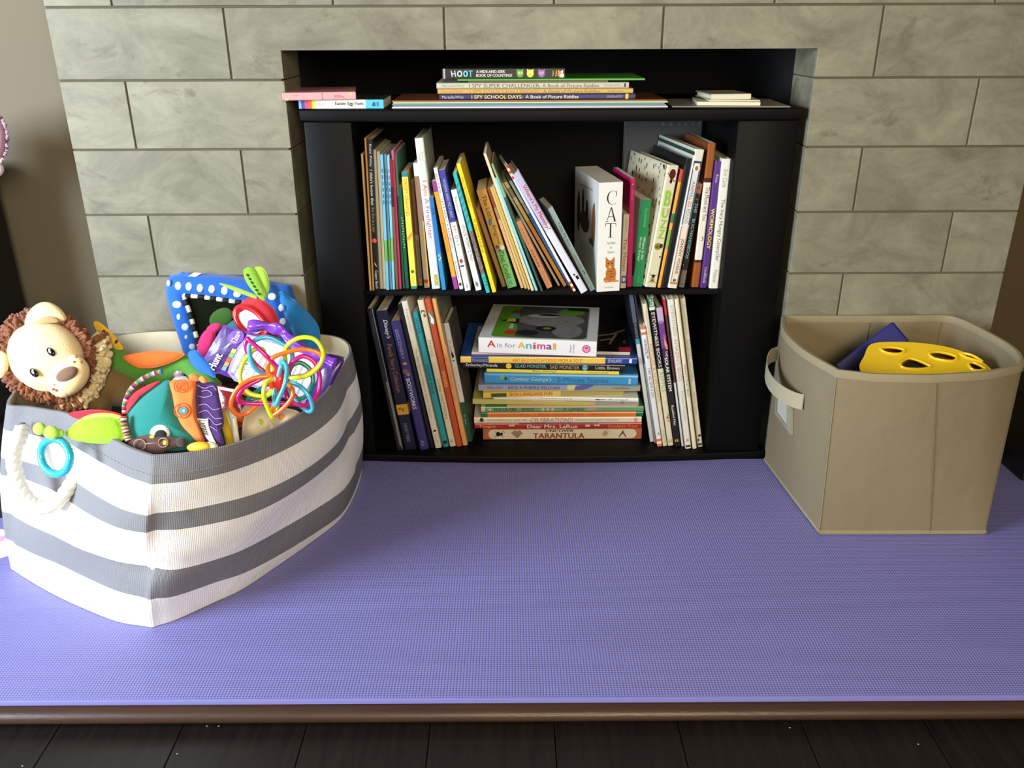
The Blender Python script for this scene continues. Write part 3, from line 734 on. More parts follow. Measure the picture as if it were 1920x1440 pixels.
Lw('cream poetry hardback with thin grey script left of the teal spine', 816, 828, 841, 750, 764, 566, (216, 208, 190), .22, yaw=-4, kind='h', edge=(200, 194, 170),
  texts=[('Prelutsky', .05, .2, (170, 140, 110), .42), ("The 20th Century Children's Poetry Treasury", .31, .78, (120, 112, 100), .42, 0, .002, 'd', .2), ('Knopf', .9, .96, (150, 140, 120), .35)], art=[('e', .875, .1, .18, .2, BK), ('e', .88, -.15, .1, .1, BK)])
Lw('teal hardback with dark title between two cream ones', 830, 842, 839, 771, 782, 587, (44, 146, 160), .2, yaw=-4, kind='h',
  texts=[('JOYCE', .04, .15, (30, 50, 70), .6), ('SNOWIE ROLIE', .37, .59, (30, 50, 70), .5)], art=[('r', .95, .975, -.3, .4, (20, 40, 50))])
Lw('cream hardback with a coiled snake mark at its head', 843, 855, 838, 780.5, 794, 564, (220, 204, 170), .22, yaw=-4, kind='h', edge=(206, 192, 160),
  texts=[('SNAKE', .26, .37, (150, 128, 90), .48), ('CHRIS MATTISON', .52, .8, (130, 114, 84), .46), ('DK', .95, .975, (130, 120, 100), .5)],
  art=[('e', .075, 0, .3, .35, (96, 84, 54)), ('e', .08, 0, .14, .2, (220, 204, 170)), ('e', .1, .15, .3, .2, (110, 96, 60))])
Lw('rust red book with orange title and a pale bird at its head', 855.5, 866.5, 838, 794.5, 806.5, 562, (188, 78, 42), .22, yaw=-4, kind='h', bands=[(.08, .17, (130, 110, 74))],
  texts=[('SPIDERS', .47, .58, (236, 176, 84), .6, 0, .012)], art=[('p', [(.08, -.4), (.13, .4), (.165, .2), (.15, -.3), (.12, -.1)], (222, 224, 220))])
Lw('peach hardback with faint brown title, tallest against the last leaning book', 867.5, 877, 836, 807, 818, 561, (226, 160, 96), .2, yaw=-3, kind='h', side=(150, 146, 124),
  texts=[('A BIRD WATCHER LEARNS TO SEE', .36, .68, (180, 110, 60), .5)], art=[('r', .0, .3, .3, .5, (120, 110, 60))])
Lw('short grey-white and bottle green book at the right of the leaning row', 875, 887, 829, 831, 840.5, 607, (214, 206, 200), .14, yaw=-4, kind='h', side=(96, 92, 84), bands=[(.655, 1, (24, 84, 58))],
  texts=[('Dr. Seuss', .14, .24, (176, 70, 50), .45), ('HOP', .36, .44, (214, 140, 120), .42), ('on', .455, .485, (214, 140, 120), .35), ('POP', .5, .56, (214, 140, 120), .42), ('Dr. Seuss', .76, .85, (160, 190, 170), .35)],
  art=[('p', [(.22, 0), (.27, .3), (.29, -.1), (.25, -.2)], BK), ('r', .3, .31, -.2, .2, (40, 60, 60))],
  sideart=[(1, 'p', [(.3, .16+.03*i), (.62, .16+.03*i), (.62, .175+.03*i), (.3, .175+.03*i)], (104, 62, 50)) for i in range(8)])
# ------------------------------------------------------------------ the stack in the middle of the lower shelf, bottom to top
GS = 'books lying in the stack on the lower shelf'
z = ZL+.0005
def S(*a, **k):
    global z
    z = lying(a[0], a[1], a[2], a[3], z, a[4], a[5], group=GS, **k)
YS = .075
S('thick rust book with a cream spider panel, bottom of the stack', 906, 1203, .0322, YS, (182, 98, 62), D=.22, kind='b', side=(150, 90, 60),
  bands=[], art=[('r', .065, .935, -.44, .42, (222, 208, 182)), ('e', .065, 0, .43, .43, (222, 208, 182)), ('e', .935, 0, .43, .43, (222, 208, 182)),
   ('e', .095, 0, .2, .22, BK), ('e', .115, 0, .12, .14, BK)]+[('p', [(.1, 0), (.1+.045*math.cos(a), .42*math.sin(a)), (.1+.045*math.cos(a)+.004, .42*math.sin(a)-.02), (.104, .02)], BK) for a in (.5, .9, -.5, -.9, 2.3, 2.7, -2.3, -2.7)] +
   [('p', [(.175, .1), (.2, .38), (.215, .25), (.23, .38), (.25, .1), (.215, -.4)], (150, 128, 110)),
   ('e', .77, .05, .22, .22, (176, 160, 130))]+[('p', [(.77, .05), (.77+.035*math.cos(a), .05+.4*math.sin(a)), (.774+.035*math.cos(a), .02+.4*math.sin(a))], (170, 150, 120)) for a in (0, .6, 1.2, 1.9, 2.5, 3.1, 3.8, 4.4, 5, 5.6)] +
   [('p', [(.855, -.3), (.88, .35), (.905, -.3), (.9, -.35), (.88, .1), (.86, -.35)], (90, 84, 74)), ('p', [(.865, -.1), (.88, .28), (.895, -.1), (.88, .0)], (90, 84, 74))],
  texts=[('UNCOVER', .395, .57, (60, 36, 30), .24, .3, .02), ('TARANTULA', .315, .64, (140, 74, 40), .5, -.16, .03)])
S('red spine with cream lettering just above the thick rust one', 890, 1203, .0150, YS, (178, 44, 46), D=.26, kind='h', side=(200, 190, 196), art=[('p', [(.0, .5), (.26, .5), (.27, .2), (.26, .42), (0, .42)], (200, 200, 190)), ('r', .265, .74, .36, .5, (110, 90, 150)), ('r', .74, .86, .36, .5, (200, 150, 180)), ('p', [(.2, 0), (.215, .3), (.22, .1), (.235, .3), (.24, -.1)], (226, 200, 190)), ('p', [(.71, 0), (.725, .3), (.73, .1), (.745, .3), (.75, -.1)], (226, 200, 190)), ('p', [(.66, 0), (.67, .25), (.68, .1), (.69, .25), (.69, -.2), (.665, -.2)], (226, 200, 190))],
  texts=[('Teague', .025, .125, (226, 190, 130), .6, -.1), ('Dear Mrs. LaRue', .315, .615, (240, 232, 214), .66, -.12, .012), ('Scholastic Press', .80, .975, (226, 150, 90), .6, -.1)])
S('cream spine with widely set title, third from the bottom of the stack', 889, 1203, .0172, YS, (232, 222, 196), D=.25, kind='h', art=[('e', .045, .1, .28, 1.1/3, BK), ('r', .03, .06, -.15, .05, (150, 40, 30)), ('r', .955, .975, -.4, .35, (214, 160, 140))],
  texts=[('CHILDREN JUST LIKE ME:', .08, .315, (150, 140, 122), .5), ('CELEBRATIONS!', .335, .59, (186, 110, 104), .8), ('BARNABAS AND ANABEL KINDERSLEY', .605, .86, (170, 160, 142), .4)])
S('orange spine with green ends in the lower half of the stack', 902, 1206, .0145, YS, (228, 124, 46), D=.24, kind='h', bands=[(0, .04, (34, 110, 70)), (.955, 1, (34, 110, 70))],
  texts=[("TODAY'S WORLD", .06, .3, (196, 92, 50), .5), ('BIRDS AND MAMMALS', .355, .63, (190, 80, 60), .6), ('LIONEL BENDER', .66, .765, (196, 92, 40), .5)])
S('sea green spine with black title above the orange one', 902, 1207, .0158, YS, (104, 160, 118), D=.23, kind='h', bands=[(.0, .025, (210, 200, 160))], art=[('p', [(.04, 0), (.06, .25), (.065, -.1), (.055, -.2)], (200, 210, 190)), ('e', .38, 0, .25, .3, (176, 190, 160)), ('e', .41, 0, .25, .3, (176, 190, 160)), ('e', .44, 0, .25, .3, (176, 190, 160)), ('r', .65, .71, -.25, .3, (150, 160, 130))],
  texts=[('FOCUS ON', .08, .215, (24, 44, 36), .6, 0, .015), ('BIRDS', .25, .325, (30, 60, 50), .6), ('A. GANERI', .505, .63, (34, 70, 54), .6)])
S('thin peach pamphlet under the olive picture book', 950, 1195, .0045, YS-.005, (226, 178, 138), D=.2)
S('olive yellow picture book with a painted grey patch on the right', 886, 1197, .0150, YS, (196, 188, 106), D=.27, yaw=-2, bands=[(.7, .74, (200, 176, 140)), (.74, 1, (160, 160, 154))], art=[('p', [(.34, .5), (.56, .5), (.56, .1), (.36, .2)], (226, 196, 170)), ('e', .9, .1, .3, .3, (130, 126, 120))])
S('thin white spine with a small black dog mark', 925, 1196, .0117, YS-.01, (236, 234, 222), D=.24, yaw=-3, kind='h', texts=[('Swimmy', .32, .55, (170, 150, 130), .5, .1), ('Knopf', .8, .93, (130, 124, 112), .55)], art=[('p', [(.7, .2), (.715, -.1), (.74, -.05), (.76, .2), (.745, .1), (.72, .15)], BK), ('r', .75, .775, .0, .12, BK)])
S('yellow spine with red capitals and a dark green block', 906, 1170, .0153, YS-.005, (228, 194, 84), D=.23, yaw=3, texts=[('SIGN LANGUAGE FUN', .185, .49, (206, 70, 34), .66, .05, .018)], art=[('r', .055, .165, -.36, .32, (58, 80, 30))], bands=[(.55, 1, (176, 160, 80))])
S('lavender grey spine with a purple and yellow painted patch', 897, 1200, .0168, YS-.005, (150, 156, 190), D=.24, yaw=-1, bands=[(.55, .6, (214, 204, 150)), (.7, 1, (156, 160, 150))],
  art=[('p', [(.59, -.5), (.6, .2), (.64, .5), (.72, .5), (.68, -.1), (.62, -.5)], (110, 90, 160)), ('r', .0, 1, -.5, -.4, (190, 176, 110))], texts=[('PRELUTSKY', .055, .155, (60, 64, 100), .42), ('RIDE A PURPLE PELICAN', .185, .5, (60, 62, 96), .56), ('Greenwillow', .83, .93, (90, 92, 90), .42)])
S('thick sky blue storybook in the upper half of the stack', 908, 1195, .0322, YS-.01, (58, 146, 200), D=.22, yaw=-3, kind='h', rnd=.2, side=(60, 130, 180), texts=[("Curious George's", .17, .44, (196, 188, 176), .42, -.02, .012, 'd', .25), ('5-Minute Stories', .475, .81, (66, 86, 130), .44)], art=[('e', .115, .12, .18, .2, (120, 170, 70)), ('e', .14, .02, .12, .14, (40, 60, 70)), ('r', .94, .955, -.3, .2, (150, 200, 220))])
S('thin bright yellow spine tucked under the black one', 912, 1160, .0117, YS-.01, (244, 222, 56), D=.24, yaw=-4, kind='h', texts=[('Bark, George', .35, .53, (90, 80, 40), .6), ('HarperCollins', .77, .92, (120, 104, 40), .5)])
S('black spine with two small round faces', 867, 1171, .0196, YS-.015, (16, 16, 18), D=.24, yaw=-4, kind='h', texts=[('Emberley/Miranda', .02, .215, (226, 222, 212), .55), ('GLAD MONSTER,', .325, .52, (120, 180, 190), .52), ('SAD MONSTER', .54, .72, (190, 170, 120), .52), ('Little, Brown', .82, .965, (206, 204, 196), .5)],
  art=[('e', .285, 0, .38, .38, (236, 206, 70)), ('r', .27, .30, -.05, .06, (190, 140, 50)), ('e', .755, 0, .36, .4, (110, 190, 200)), ('e', .748, .1, .08, .08, BK), ('e', .762, .1, .08, .08, BK)])
zA = z
S('yellow and blue spine of the wide blue book under the white board book', 863, 1194, .0178, YS-.02, (246, 206, 92), D=.26, yaw=-2, kind='h', side=(44, 84, 160), bands=[(.06, .16, (58, 74, 130)), (.82, 1, (40, 66, 150))],
  texts=[('Hovanetz', .065, .155, (150, 160, 190), .5), ('ARF! BEG! CATCH! DOGS FROM A TO Z', .295, .69, (200, 96, 40), .6), ('SCHOLASTIC', .835, .915, WH, .45)], art=[('r', .955, .97, -.3, .35, WH)])
def onstack(label, xl, xr, t, z0, y, col, **k): return lying(label, xl, xr, t, z0, y, col, group=GS, **k)
zt = z
# black cover at the right of the top, spine turned to the far right
def black_top():
    p = onz(1194, 668, zt)
    h, D, t = .25, .15, .009
    R = Matrix.Rotation(math.radians(-4), 4, 'Z')
    Mx = Matrix.Translation((p.x-.014, p.y+.006, zt+.0003+t/2)) @ R @ Matrix(((0, -1, 0, 0), (0, 0, -1, 0), (1, 0, 0, 0), (0, 0, 0, 1))) @ Matrix.Translation((0, 0, -h))
    BR = (120, 112, 104)
    make_book('picture_book', 'dark black-covered book with pale branches lying right of the white board book', GS, Mx, t, h, D, 'p', (24, 22, 24),
      sideart=[(1, 'p', [(.0, 0.14), (.2, 0.14), (.2, 0.0), (0, 0.0)], (190, 44, 62)), (1, 'p', [(.05, 0.7), (.3, 0.54), (.55, 0.48), (.55, 0.44), (.28, 0.5), (.04, 0.64)], BR), (1, 'p', [(.22, 0.55), (.3, 0.38), (.36, 0.22), (.33, 0.2), (.26, 0.36), (.18, 0.53)], BR), (1, 'p', [(.3, 0.4), (.5, 0.34), (.5, 0.3), (.3, 0.35)], BR), (1, 'p', [(.08, 0.38), (.12, 0.26), (.06, 0.24)], (90, 84, 80))],)
black_top()
onstack('thin pink-edged white book peeking out left of the white board book', 884, 1060, .007, zt, YS-.005, (226, 190, 196), D=.2, yaw=-3, side=(206, 202, 196), kind='p')
KO = mat((70, 70, 72), .6, var=.8, vscale=60, key='fur')
KO2 = mat((120, 118, 114), .6, var=.6, vscale=90, key='fur2')
KD = (26, 26, 28); GR = (96, 150, 40)
zq = zt+.0102
def top_board():
    d = lying('white board book topping the stack, furry grey animal on its cover', 896, 1118, .0415, zq, YS-.03, (240, 240, 242), group=GS, D=.272, yaw=-7, kind='b', side=(222, 224, 224), name='board_book',
      texts=[('A', .075, .145, (206, 44, 50), .42, .1, .02), ('is for', .16, .32, (130, 130, 136), .3, .05, .006), ('A', .335, .4, (228, 180, 50), .4, .08, .02), ('n', .405, .455, (90, 180, 200), .32, .03, .02), ('i', .465, .49, (220, 70, 60), .42, .08, .02), ('m', .5, .57, (206, 60, 130), .32, .03, .02), ('a', .578, .625, (130, 50, 130), .32, .03, .02), ('l', .635, .66, (226, 180, 50), .42, .08, .02),
             ('Roger', .775, .79, (90, 90, 96), .5, 0, .002, 'x'), ('Priddy', .8, .818, (90, 90, 96), .56, 0, .002, 'x')],
      art=[('e', .915, .0, .26, .26, (200, 60, 120)), ('e', .915, .0, .2, .2, (236, 150, 190)), ('e', .91, .06, .04, .04, BK), ('e', .921, .06, .04, .04, BK)],
      sideart=[(1, 'p', [(.06, 0.1), (.03, 0.14), (.03, 0.86), (.06, 0.91), (.92, 0.91), (.95, 0.88), (.95, 0.14), (.92, 0.1)], GR),
        (1, 'p', [(.95, 0.88), (.95, 0.3), (.8, 0.26), (.6, 0.3), (.5, 0.16), (.42, 0.28), (.3, 0.3), (.06, 0.3), (.03, 0.5), (.05, 0.88), (.1, 0.91), (.92, 0.91)], KO),
        (1, 'e', .55, 0.58, .2, .3, KO2), (1, 'e', .25, 0.74, .2, .13, KO2), (1, 'e', .8, 0.75, .1, .12, GR), (1, 'p', [(.95, 0.9), (.95, 0.7), (.86, 0.72), (.84, 0.9)], KD), (1, 'e', .3, 0.55, .07, .09, KD), (1, 'e', .66, 0.5, .05, .14, (176, 174, 168)), (1, 'e', .69, 0.55, .03, .1, KD), (1, 'e', .3, 0.56, .03, .04, (150, 120, 60)), (1, 'p', [(.4, 0.28), (.5, 0.12), (.54, 0.3)], KD), (1, 'e', .16, 0.4, .08, .1, (40, 38, 36)),
        (1, 'p', [(.1, 0.2), (.1, 0.3), (.22, 0.28), (.22, 0.22)], (206, 50, 40)), (1, 'p', [(.26, 0.23), (.26, 0.27), (.40, 0.26), (.40, 0.23)], (180, 190, 180)), (1, 'p', [(.46, 0.18), (.46, 0.27), (.56, 0.26), (.56, 0.2)], (216, 190, 60)), (1, 'p', [(.6, 0.2), (.6, 0.28), (.68, 0.27), (.68, 0.21)], (70, 160, 170)), (1, 'p', [(.72, 0.2), (.72, 0.28), (.82, 0.27), (.82, 0.22)], (140, 60, 40))])
top_board()
# ------------------------------------------------------------------ right of the lower shelf
GR_ = 'books leaning on the right of the lower shelf'
def Rw(*a, **k): return upright(*a, group=GR_, zs=ZL, **k)
Rw('slim slate blue spine with a dark name panel, leaning against the right-hand row', 1219, 1226, 829, 1177.5, 1187.5, 547, (78, 84, 106), .2, yaw=-1, side=(30, 32, 40),
  bands=[(.2, .3, (30, 32, 40)), (.3, .335, (60, 150, 170)), (.335, 1, (206, 206, 200))], texts=[('INSIDE', .205, .295, (120, 124, 140), .6)])
Rw('thin midnight blue spine beside the slate one', 1227, 1230, 831, 1188.5, 1192.5, 552, (30, 34, 60), .18, yaw=-1, side=(24, 26, 40), bands=[(.45, 1, (150, 150, 146))])
Rw('white spine with orange candy stripes at both ends', 1232.5, 1242, 838, 1199.5, 1211, 613, (232, 232, 234), .19, yaw=-1, kind='h',
  bands=[(i*.022, i*.022+.022, (222, 124, 84) if i % 2 == 0 else (246, 236, 224)) for i in range(4)]+[(1-(i+1)*.022, 1-i*.022, (222, 124, 84) if i % 2 == 0 else (246, 236, 224)) for i in range(4)],
  texts=[('WENZEL', .1, .23, (50, 50, 54), .5), ('THEY ALL SAW A CAT', .33, .58, (90, 90, 96), .55)], art=[('e', .245, .1, .3, .2, (190, 120, 60)), ('p', [(.88, -.1), (.88, .2), (.905, .2), (.9, .1)], (120, 120, 120))])
Rw('cream spine with salmon capitals next to the black-headed one', 1242.5, 1251.5, 837, 1204, 1213.5, 570, (224, 216, 188), .22, yaw=-1, kind='h', edge=(206, 200, 176),
  texts=[('Robert Llewellyn', .05, .22, (160, 150, 126), .42), ('REPTILES & AMPHIBIANS', .27, .68, (204, 136, 110), .55), ('STERLING', .88, .98, (170, 160, 136), .45)])
Rw('black-headed spine with a green number box and a small red lizard', 1252, 1263.5, 836.5, 1214.5, 1226.5, 560, (222, 216, 184), .24, yaw=-1, kind='h',
  bands=[(.0, .055, (30, 120, 84)), (.055, .075, (220, 224, 200)), (.075, .46, (24, 24, 24))],
  texts=[('26', .005, .05, WH, .6, 0, .01, 'x'), ('EYEWITNESS BOOKS', .09, .45, WH, .55), ('REPTILE', .485, .62, (130, 176, 130), .62), ('DK', .955, .98, (130, 120, 100), .6)],
  art=[('e', .8, .05, .3, .16, (196, 96, 60)), ('p', [(.73, .1), (.79, .3), (.8, .1), (.76, .2)], (196, 96, 60)), ('p', [(.79, -.3), (.8, .3), (.81, .3)], (196, 96, 60)), ('p', [(.82, -.3), (.83, .3), (.82, .3)], (196, 96, 60))])
Rw('purple nebula and black spine with bold white title', 1264.5, 1277, 838, 1230.5, 1242, 577, (24, 20, 24), .22, yaw=-1, kind='h',
  bands=[(0, .1, (190, 168, 196)), (.1, .28, (110, 60, 130)), (.28, .38, (60, 34, 70))], art=[('e', .1, -.1, .3, .4, (150, 110, 170)), ('e', .2, .2, .4, .3, (130, 80, 150)), ('p', [(.2, .1), (.26, .5), (.29, .5), (.29, .2), (.25, 0)], (220, 140, 110)), ('e', .955, -.05, .3, .3, (226, 176, 50)), ('r', .945, .965, -.15, .05, (60, 40, 20))],
  texts=[('THE', .3, .34, WH, .36, .15), ('SOLAR SYSTEM', .345, .585, WH, .52, 0, .02), ('Rosalind Mist', .69, .84, WH, .4)])
Rw('thin red-headed white pamphlet in the gap after the nebula spine', 1278, 1282, 837, 1243, 1248, 562, (206, 206, 200), .22, yaw=-1, bands=[(0, .1, (190, 40, 50)), (.1, .55, (90, 44, 40))])
Rw('white spine with pink capitals and an orange beetle at the foot', 1284.5, 1297, 842, 1251.5, 1263.5, 562, (226, 222, 208), .24, yaw=-1, kind='h',
  texts=[('EYEWITNESS', .04, .23, (176, 170, 156), .5), ('AMAZING BUGS', .25, .53, (206, 140, 140), .6), ('Miranda MacQuitty', .6, .81, (170, 164, 150), .45)], art=[('e', .94, 0, .3, .25, (214, 140, 110)), ('r', .975, .99, -.4, .4, (60, 56, 50))])
Rw('slim cream spine with small dark capitals', 1298.5, 1307, 842, 1264.5, 1273, 561, (228, 220, 190), .23, yaw=-1, kind='h',
  texts=[("WHAT'S THAT BUG?", .42, .64, (70, 66, 54), .5)])
Rw('cream spine with pale green capitals, last of the right-hand row', 1308.5, 1317.5, 838.5, 1274.5, 1286, 560, (224, 218, 192), .24, yaw=-1, kind='h',
  texts=[('Eyewitness', .04, .23, (180, 174, 150), .5), ('ANIMAL HOMES', .26, .54, (150, 176, 160), .6), ('Barbara Taylor', .62, .77, (160, 154, 136), .45)], art=[('e', .92, .1, .3, .3, (60, 56, 48)), ('e', .95, -.2, .3, .2, (84, 78, 66)), ('r', .975, .99, -.4, .4, (60, 56, 50))])
Rw('shadowed black and green book leaning back against the right side panel', 1316, 1323, 820, 1330, 1336, 640, (26, 30, 28), .15, kind='h', ymin=.06, ymax=.1, bands=[(.88, 1, (20, 70, 44)), (.74, .88, (60, 62, 58))])
# ------------------------------------------------------------------ on top of the cabinet
GT = 'books piled on top of the cabinet'
ZT = .8585
z = ZT
def T(*a, **k):
    global z
    z = lying(a[0], a[1], a[2], a[3], z, a[4], a[5], group=GT, **k)
MG = [((224, 220, 226), 'lowest white magazine of the wide flat pile on the cabinet'), ((150, 140, 176), 'lavender magazine, second from the bottom of the flat pile'), ((90, 160, 130), 'green magazine in the middle of the flat pile'),
      ((206, 216, 190), 'pale green magazine near the top of the flat pile'), ((170, 110, 66), 'russet magazine topping the wide flat pile')]
for i, (c, l) in enumerate(MG):
    T(l, 735+(i % 2)*2, 1252-(i % 3)*3, .0033, .008+.002*(i % 2), c, D=.2, side=(120, 66, 44) if i == 4 else c, name='magazine', edge=(206, 200, 190))
T('navy spine with gold and white title, lowest of three matching riddle books', 823.5, 1191, .0125, .015, (54, 50, 92), D=.24, yaw=0, kind='h', texts=[('Marzollo/Wick', .015, .125, (190, 184, 190), .5), ('I SPY SCHOOL DAYS:', .165, .425, (244, 212, 110), .6, 0, .01), ('A Book of Picture Riddles', .44, .71, (236, 226, 200), .58), ('SCHOLASTIC', .855, .935, (180, 170, 190), .4)], art=[('r', .95, .965, -.4, .45, (240, 196, 60))])
T('gold spine in the middle of three matching riddle books', 820.5, 1187, .0105, .015, (206, 168, 92), D=.24, kind='h', texts=[('Marzollo/Wick', .02, .13, (180, 140, 80), .5), ('I SPY GOLD CHALLENGER!:', .165, .525, (170, 132, 66), .62), ('A Book of Picture Riddles', .54, .83, (140, 112, 70), .62), ('SCHOLASTIC', .87, .95, (180, 140, 80), .4)])
T('silver grey spine, topmost of three matching riddle books', 818.5, 1179, .0125, .015, (196, 192, 176), D=.24, kind='h', texts=[('Marzollo/Wick', .03, .145, (150, 148, 130), .45), ('I SPY SUPER CHALLENGER:', .17, .54, (84, 84, 74), .62), ('A Book of Picture Riddles', .55, .845, (96, 94, 82), .6), ('SCHOLASTIC', .87, .96, (160, 156, 140), .4)], art=[('r', .975, .985, -.3, .35, (60, 60, 56))])
T('brown paperback with worn edges under the green folder', 878, 1140, .0038, .02, (122, 96, 62), D=.2)
T('thin bright green book lying under the black board book', 858, 1209, .0042, .012, (86, 166, 66), D=.22, yaw=0, side=(76, 150, 60))
T('black board book with owl heads on its spine, top of the middle pile', 829, 1059, .0215, .008, (18, 18, 20), D=.17, yaw=0, kind='b', name='board_book', side=(26, 26, 28),
  texts=[('H', .07, .115, (206, 206, 206), .6, 0, .02, 'd', -.2), ('O', .122, .165, (170, 214, 216), .62, 0, .05), ('O', .172, .21, (120, 200, 212), .6, 0, .06), ('T', .215, .25, (96, 184, 200), .62, 0, .02), ('A HIDE-AND-SEEK', .278, .515, WH, .28, .2, .012), ('BOOK OF COUNTING!', .278, .57, WH, .28, -.17, .012), ('Tiger', .897, .912, (236, 206, 90), .6, 0, .01, 'x'), ('Tales', .922, .937, (236, 206, 90), .6, 0, .01, 'x')],
  art=[('r', .01, .025, -.48, .48, (170, 170, 170))]+sum([[('e', s, 0, .36, .38, c), ('p', [(s-.027, .1), (s-.026, .44), (s-.005, .3)], c), ('p', [(s+.027, .1), (s+.026, .44), (s+.005, .3)], c), ('e', s-.01, .08, .1, .12, d), ('e', s+.012, .08, .1, .12, d), ('e', s, -.08, .08, .1, (230, 170, 60))] for s, c, d in ((.635, (90, 160, 74), (200, 220, 120)), (.718, (240, 212, 60), (250, 236, 150)), (.81, (140, 104, 160), (220, 150, 190)))], []) +
      [('e', .965, -.1, .28, .3, (206, 150, 90)), ('p', [(.945, 0), (.945, .35), (.965, .2)], (206, 150, 90)), ('p', [(.985, 0), (.985, .35), (.965, .2)], (240, 230, 220)), ('e', .978, -.2, .2, .2, (240, 232, 224))])
# left pile
z1 = lying('white board book with rainbow spine end and sky blue label, on the cabinet', 560, 719, .0195, ZT, .004, (234, 228, 216), group=GT, D=.13, kind='b', name='board_book', side=(60, 70, 60),
   bands=[(.0, .03, (110, 180, 220)), (.03, .07, (90, 70, 150)), (.07, .12, (210, 80, 120)), (.12, .155, (226, 110, 50)), (.155, .19, (232, 216, 60)), (.79, 1, (88, 188, 222))],
   texts=[('GRACE', .22, .3, (170, 160, 150), .3), ('Easter Egg Hunt', .43, .765, (40, 34, 34), .5, .03, .02)], art=[('p', [(.86, -.2), (.88, .25), (.905, .2), (.905, -.25)], (20, 90, 130)), ('r', .92, .93, -.25, .25, (20, 90, 130)), ('r', .937, .943, -.25, .25, (20, 90, 130))])
lying('scuffed pink book poking out past the left edge of the fireplace opening', 531, 666, .0165, z1, -.012, (238, 166, 166), group=GT, D=.16, yaw=9, kind='h', side=(200, 130, 134), rnd=.15, edge=(206, 150, 130),
   art=[('r', .14, .22, .05, .16, (206, 128, 132)), ('r', .7, .8, .0, .1, (190, 110, 118)), ('r', .7, .84, -.2, -.06, (180, 100, 108)), ('r', .535, .545, -.45, .45, (176, 104, 110)), ('e', .06, -.3, .3, .2, (226, 190, 150)), ('e', .93, .2, .3, .2, (226, 190, 150))])
# right pile
z2 = ZT+.0006
z2 = lying('flat white leaflet with a curling corner, lowest of the small pile at the right', 1262, 1480, .0022, z2, -.002, (150, 146, 130), group=GT, D=.2, yaw=-3, name='leaflet')
z2 = lying('small cream pad in the middle of the pile at the right of the cabinet', 1308, 1424, .0085, z2, .012, (222, 214, 186), group=GT, D=.12, yaw=-6, kind='b', name='small_book', side=(196, 190, 166))
z2 = lying('thin cream book between the two pads at the right of the cabinet', 1330, 1424, .003, z2, .016, (226, 220, 194), group=GT, D=.11, yaw=-4, name='small_book')
lying('small cream hardback on top of the pile at the right of the cabinet', 1332, 1409, .0125, z2, .02, (230, 224, 200), group=GT, D=.11, yaw=6, kind='h', name='small_book', side=(150, 146, 120))
# ------------------------------------------------------------------ beige fabric bin on the right
def fabric(col, pitch, strength=.5, var=.1, key=''):
    m = bpy.data.materials.new('woven_fabric'); m.use_nodes = True
    nt = m.node_tree; N = nt.nodes; L = nt.links; b = N['Principled BSDF']; b.inputs['Roughness'].default_value = .85
    b.inputs['Base Color'].default_value = lin(col)
    tc = N.new('ShaderNodeTexCoord'); n = N.new('ShaderNodeTexNoise'); n.inputs['Scale'].default_value = pitch; n.inputs['Detail'].default_value = 4
    n2 = N.new('ShaderNodeTexNoise'); n2.inputs['Scale'].default_value = 7; n2.inputs['Detail'].default_value = 3
    bp = N.new('ShaderNodeBump'); bp.inputs['Strength'].default_value = strength; bp.inputs['Distance'].default_value = .001
    bp2 = N.new('ShaderNodeBump'); bp2.inputs['Strength'].default_value = .5; bp2.inputs['Distance'].default_value = .012
    L.new(tc.outputs['Object'], n.inputs['Vector']); L.new(tc.outputs['Object'], n2.inputs['Vector'])
    L.new(n2.outputs['Fac'], bp2.inputs['Height']); L.new(n.outputs['Fac'], bp.inputs['Height']); L.new(bp2.outputs['Normal'], bp.inputs['Normal']); L.new(bp.outputs['Normal'], b.inputs['Normal'])
    return m
BEI = fabric((132, 118, 90), 700); BEI2 = fabric((147, 134, 104), 900, .3)
ZB = .384
binr = empty('storage_bin', (.82, -.18, .0005), 'beige fabric storage bin with front strap, standing on the mat at the right', 'bin')
top = [onz(u, v, ZB) for u, v in ((1570, 698), (1640, 706), (1745, 708), (1850, 702), (1908, 690), (1918, 676), (1898, 652), (1845, 621), (1800, 600), (1752, 583), (1690, 581), (1612, 581), (1540, 586), (1462, 590))]
top = [Vector((p.x, min(p.y, -.012), p.z)) for p in top]
top += [onz(1470, 624, ZB), onz(1506, 660, ZB)]
bot_px = {0: (1536, 1003), 4: (1845, 1004)}
B0 = onz(1536, 1003, 0); B1 = onz(1846, 1003, 0); B2 = Vector((B1.x+.006, -.02, 0)); B3 = onz(1433, 866, 0); B3.y = max(-.03, min(B3.y, -.015))
def bl(i):
    if i <= 4: return B0.lerp(B1, (0, .2, .55, .88, .99)[i])
    if i <= 9: return B1.lerp(B2, (0, .03, .25, .5, .75, 1)[i-4])
    if i <= 13: return B2.lerp(B3, (0, .25, .5, .75, 1)[i-9])
    return B3.lerp(B0, (.33, .66)[i-14])
bot = [bl(i)+Vector((0, 0, .0012)) for i in range(16)]
mb = MB(); NR = 10
TOPX = []; BOTX = []
for i in range(16):
    TOPX.append(top[i]); BOTX.append(bot[i])
    if 4 <= i < 10 or i >= 13:
        for L_, X_ in ((top, TOPX), (bot, BOTX)):
            p0, p1, p2, p3 = L_[(i-1) % 16] if i not in (13,) else L_[i], L_[i], L_[(i+1) % 16], L_[(i+2) % 16] if i != 15 else L_[0]
            for t in (.25, .5, .75):
                X_.append(.5*((2*p1)+(p2-p0)*t+(2*p0-5*p1+4*p2-p3)*t*t+(3*p1-p0-3*p2+p3)*t**3))
NT = len(TOPX)
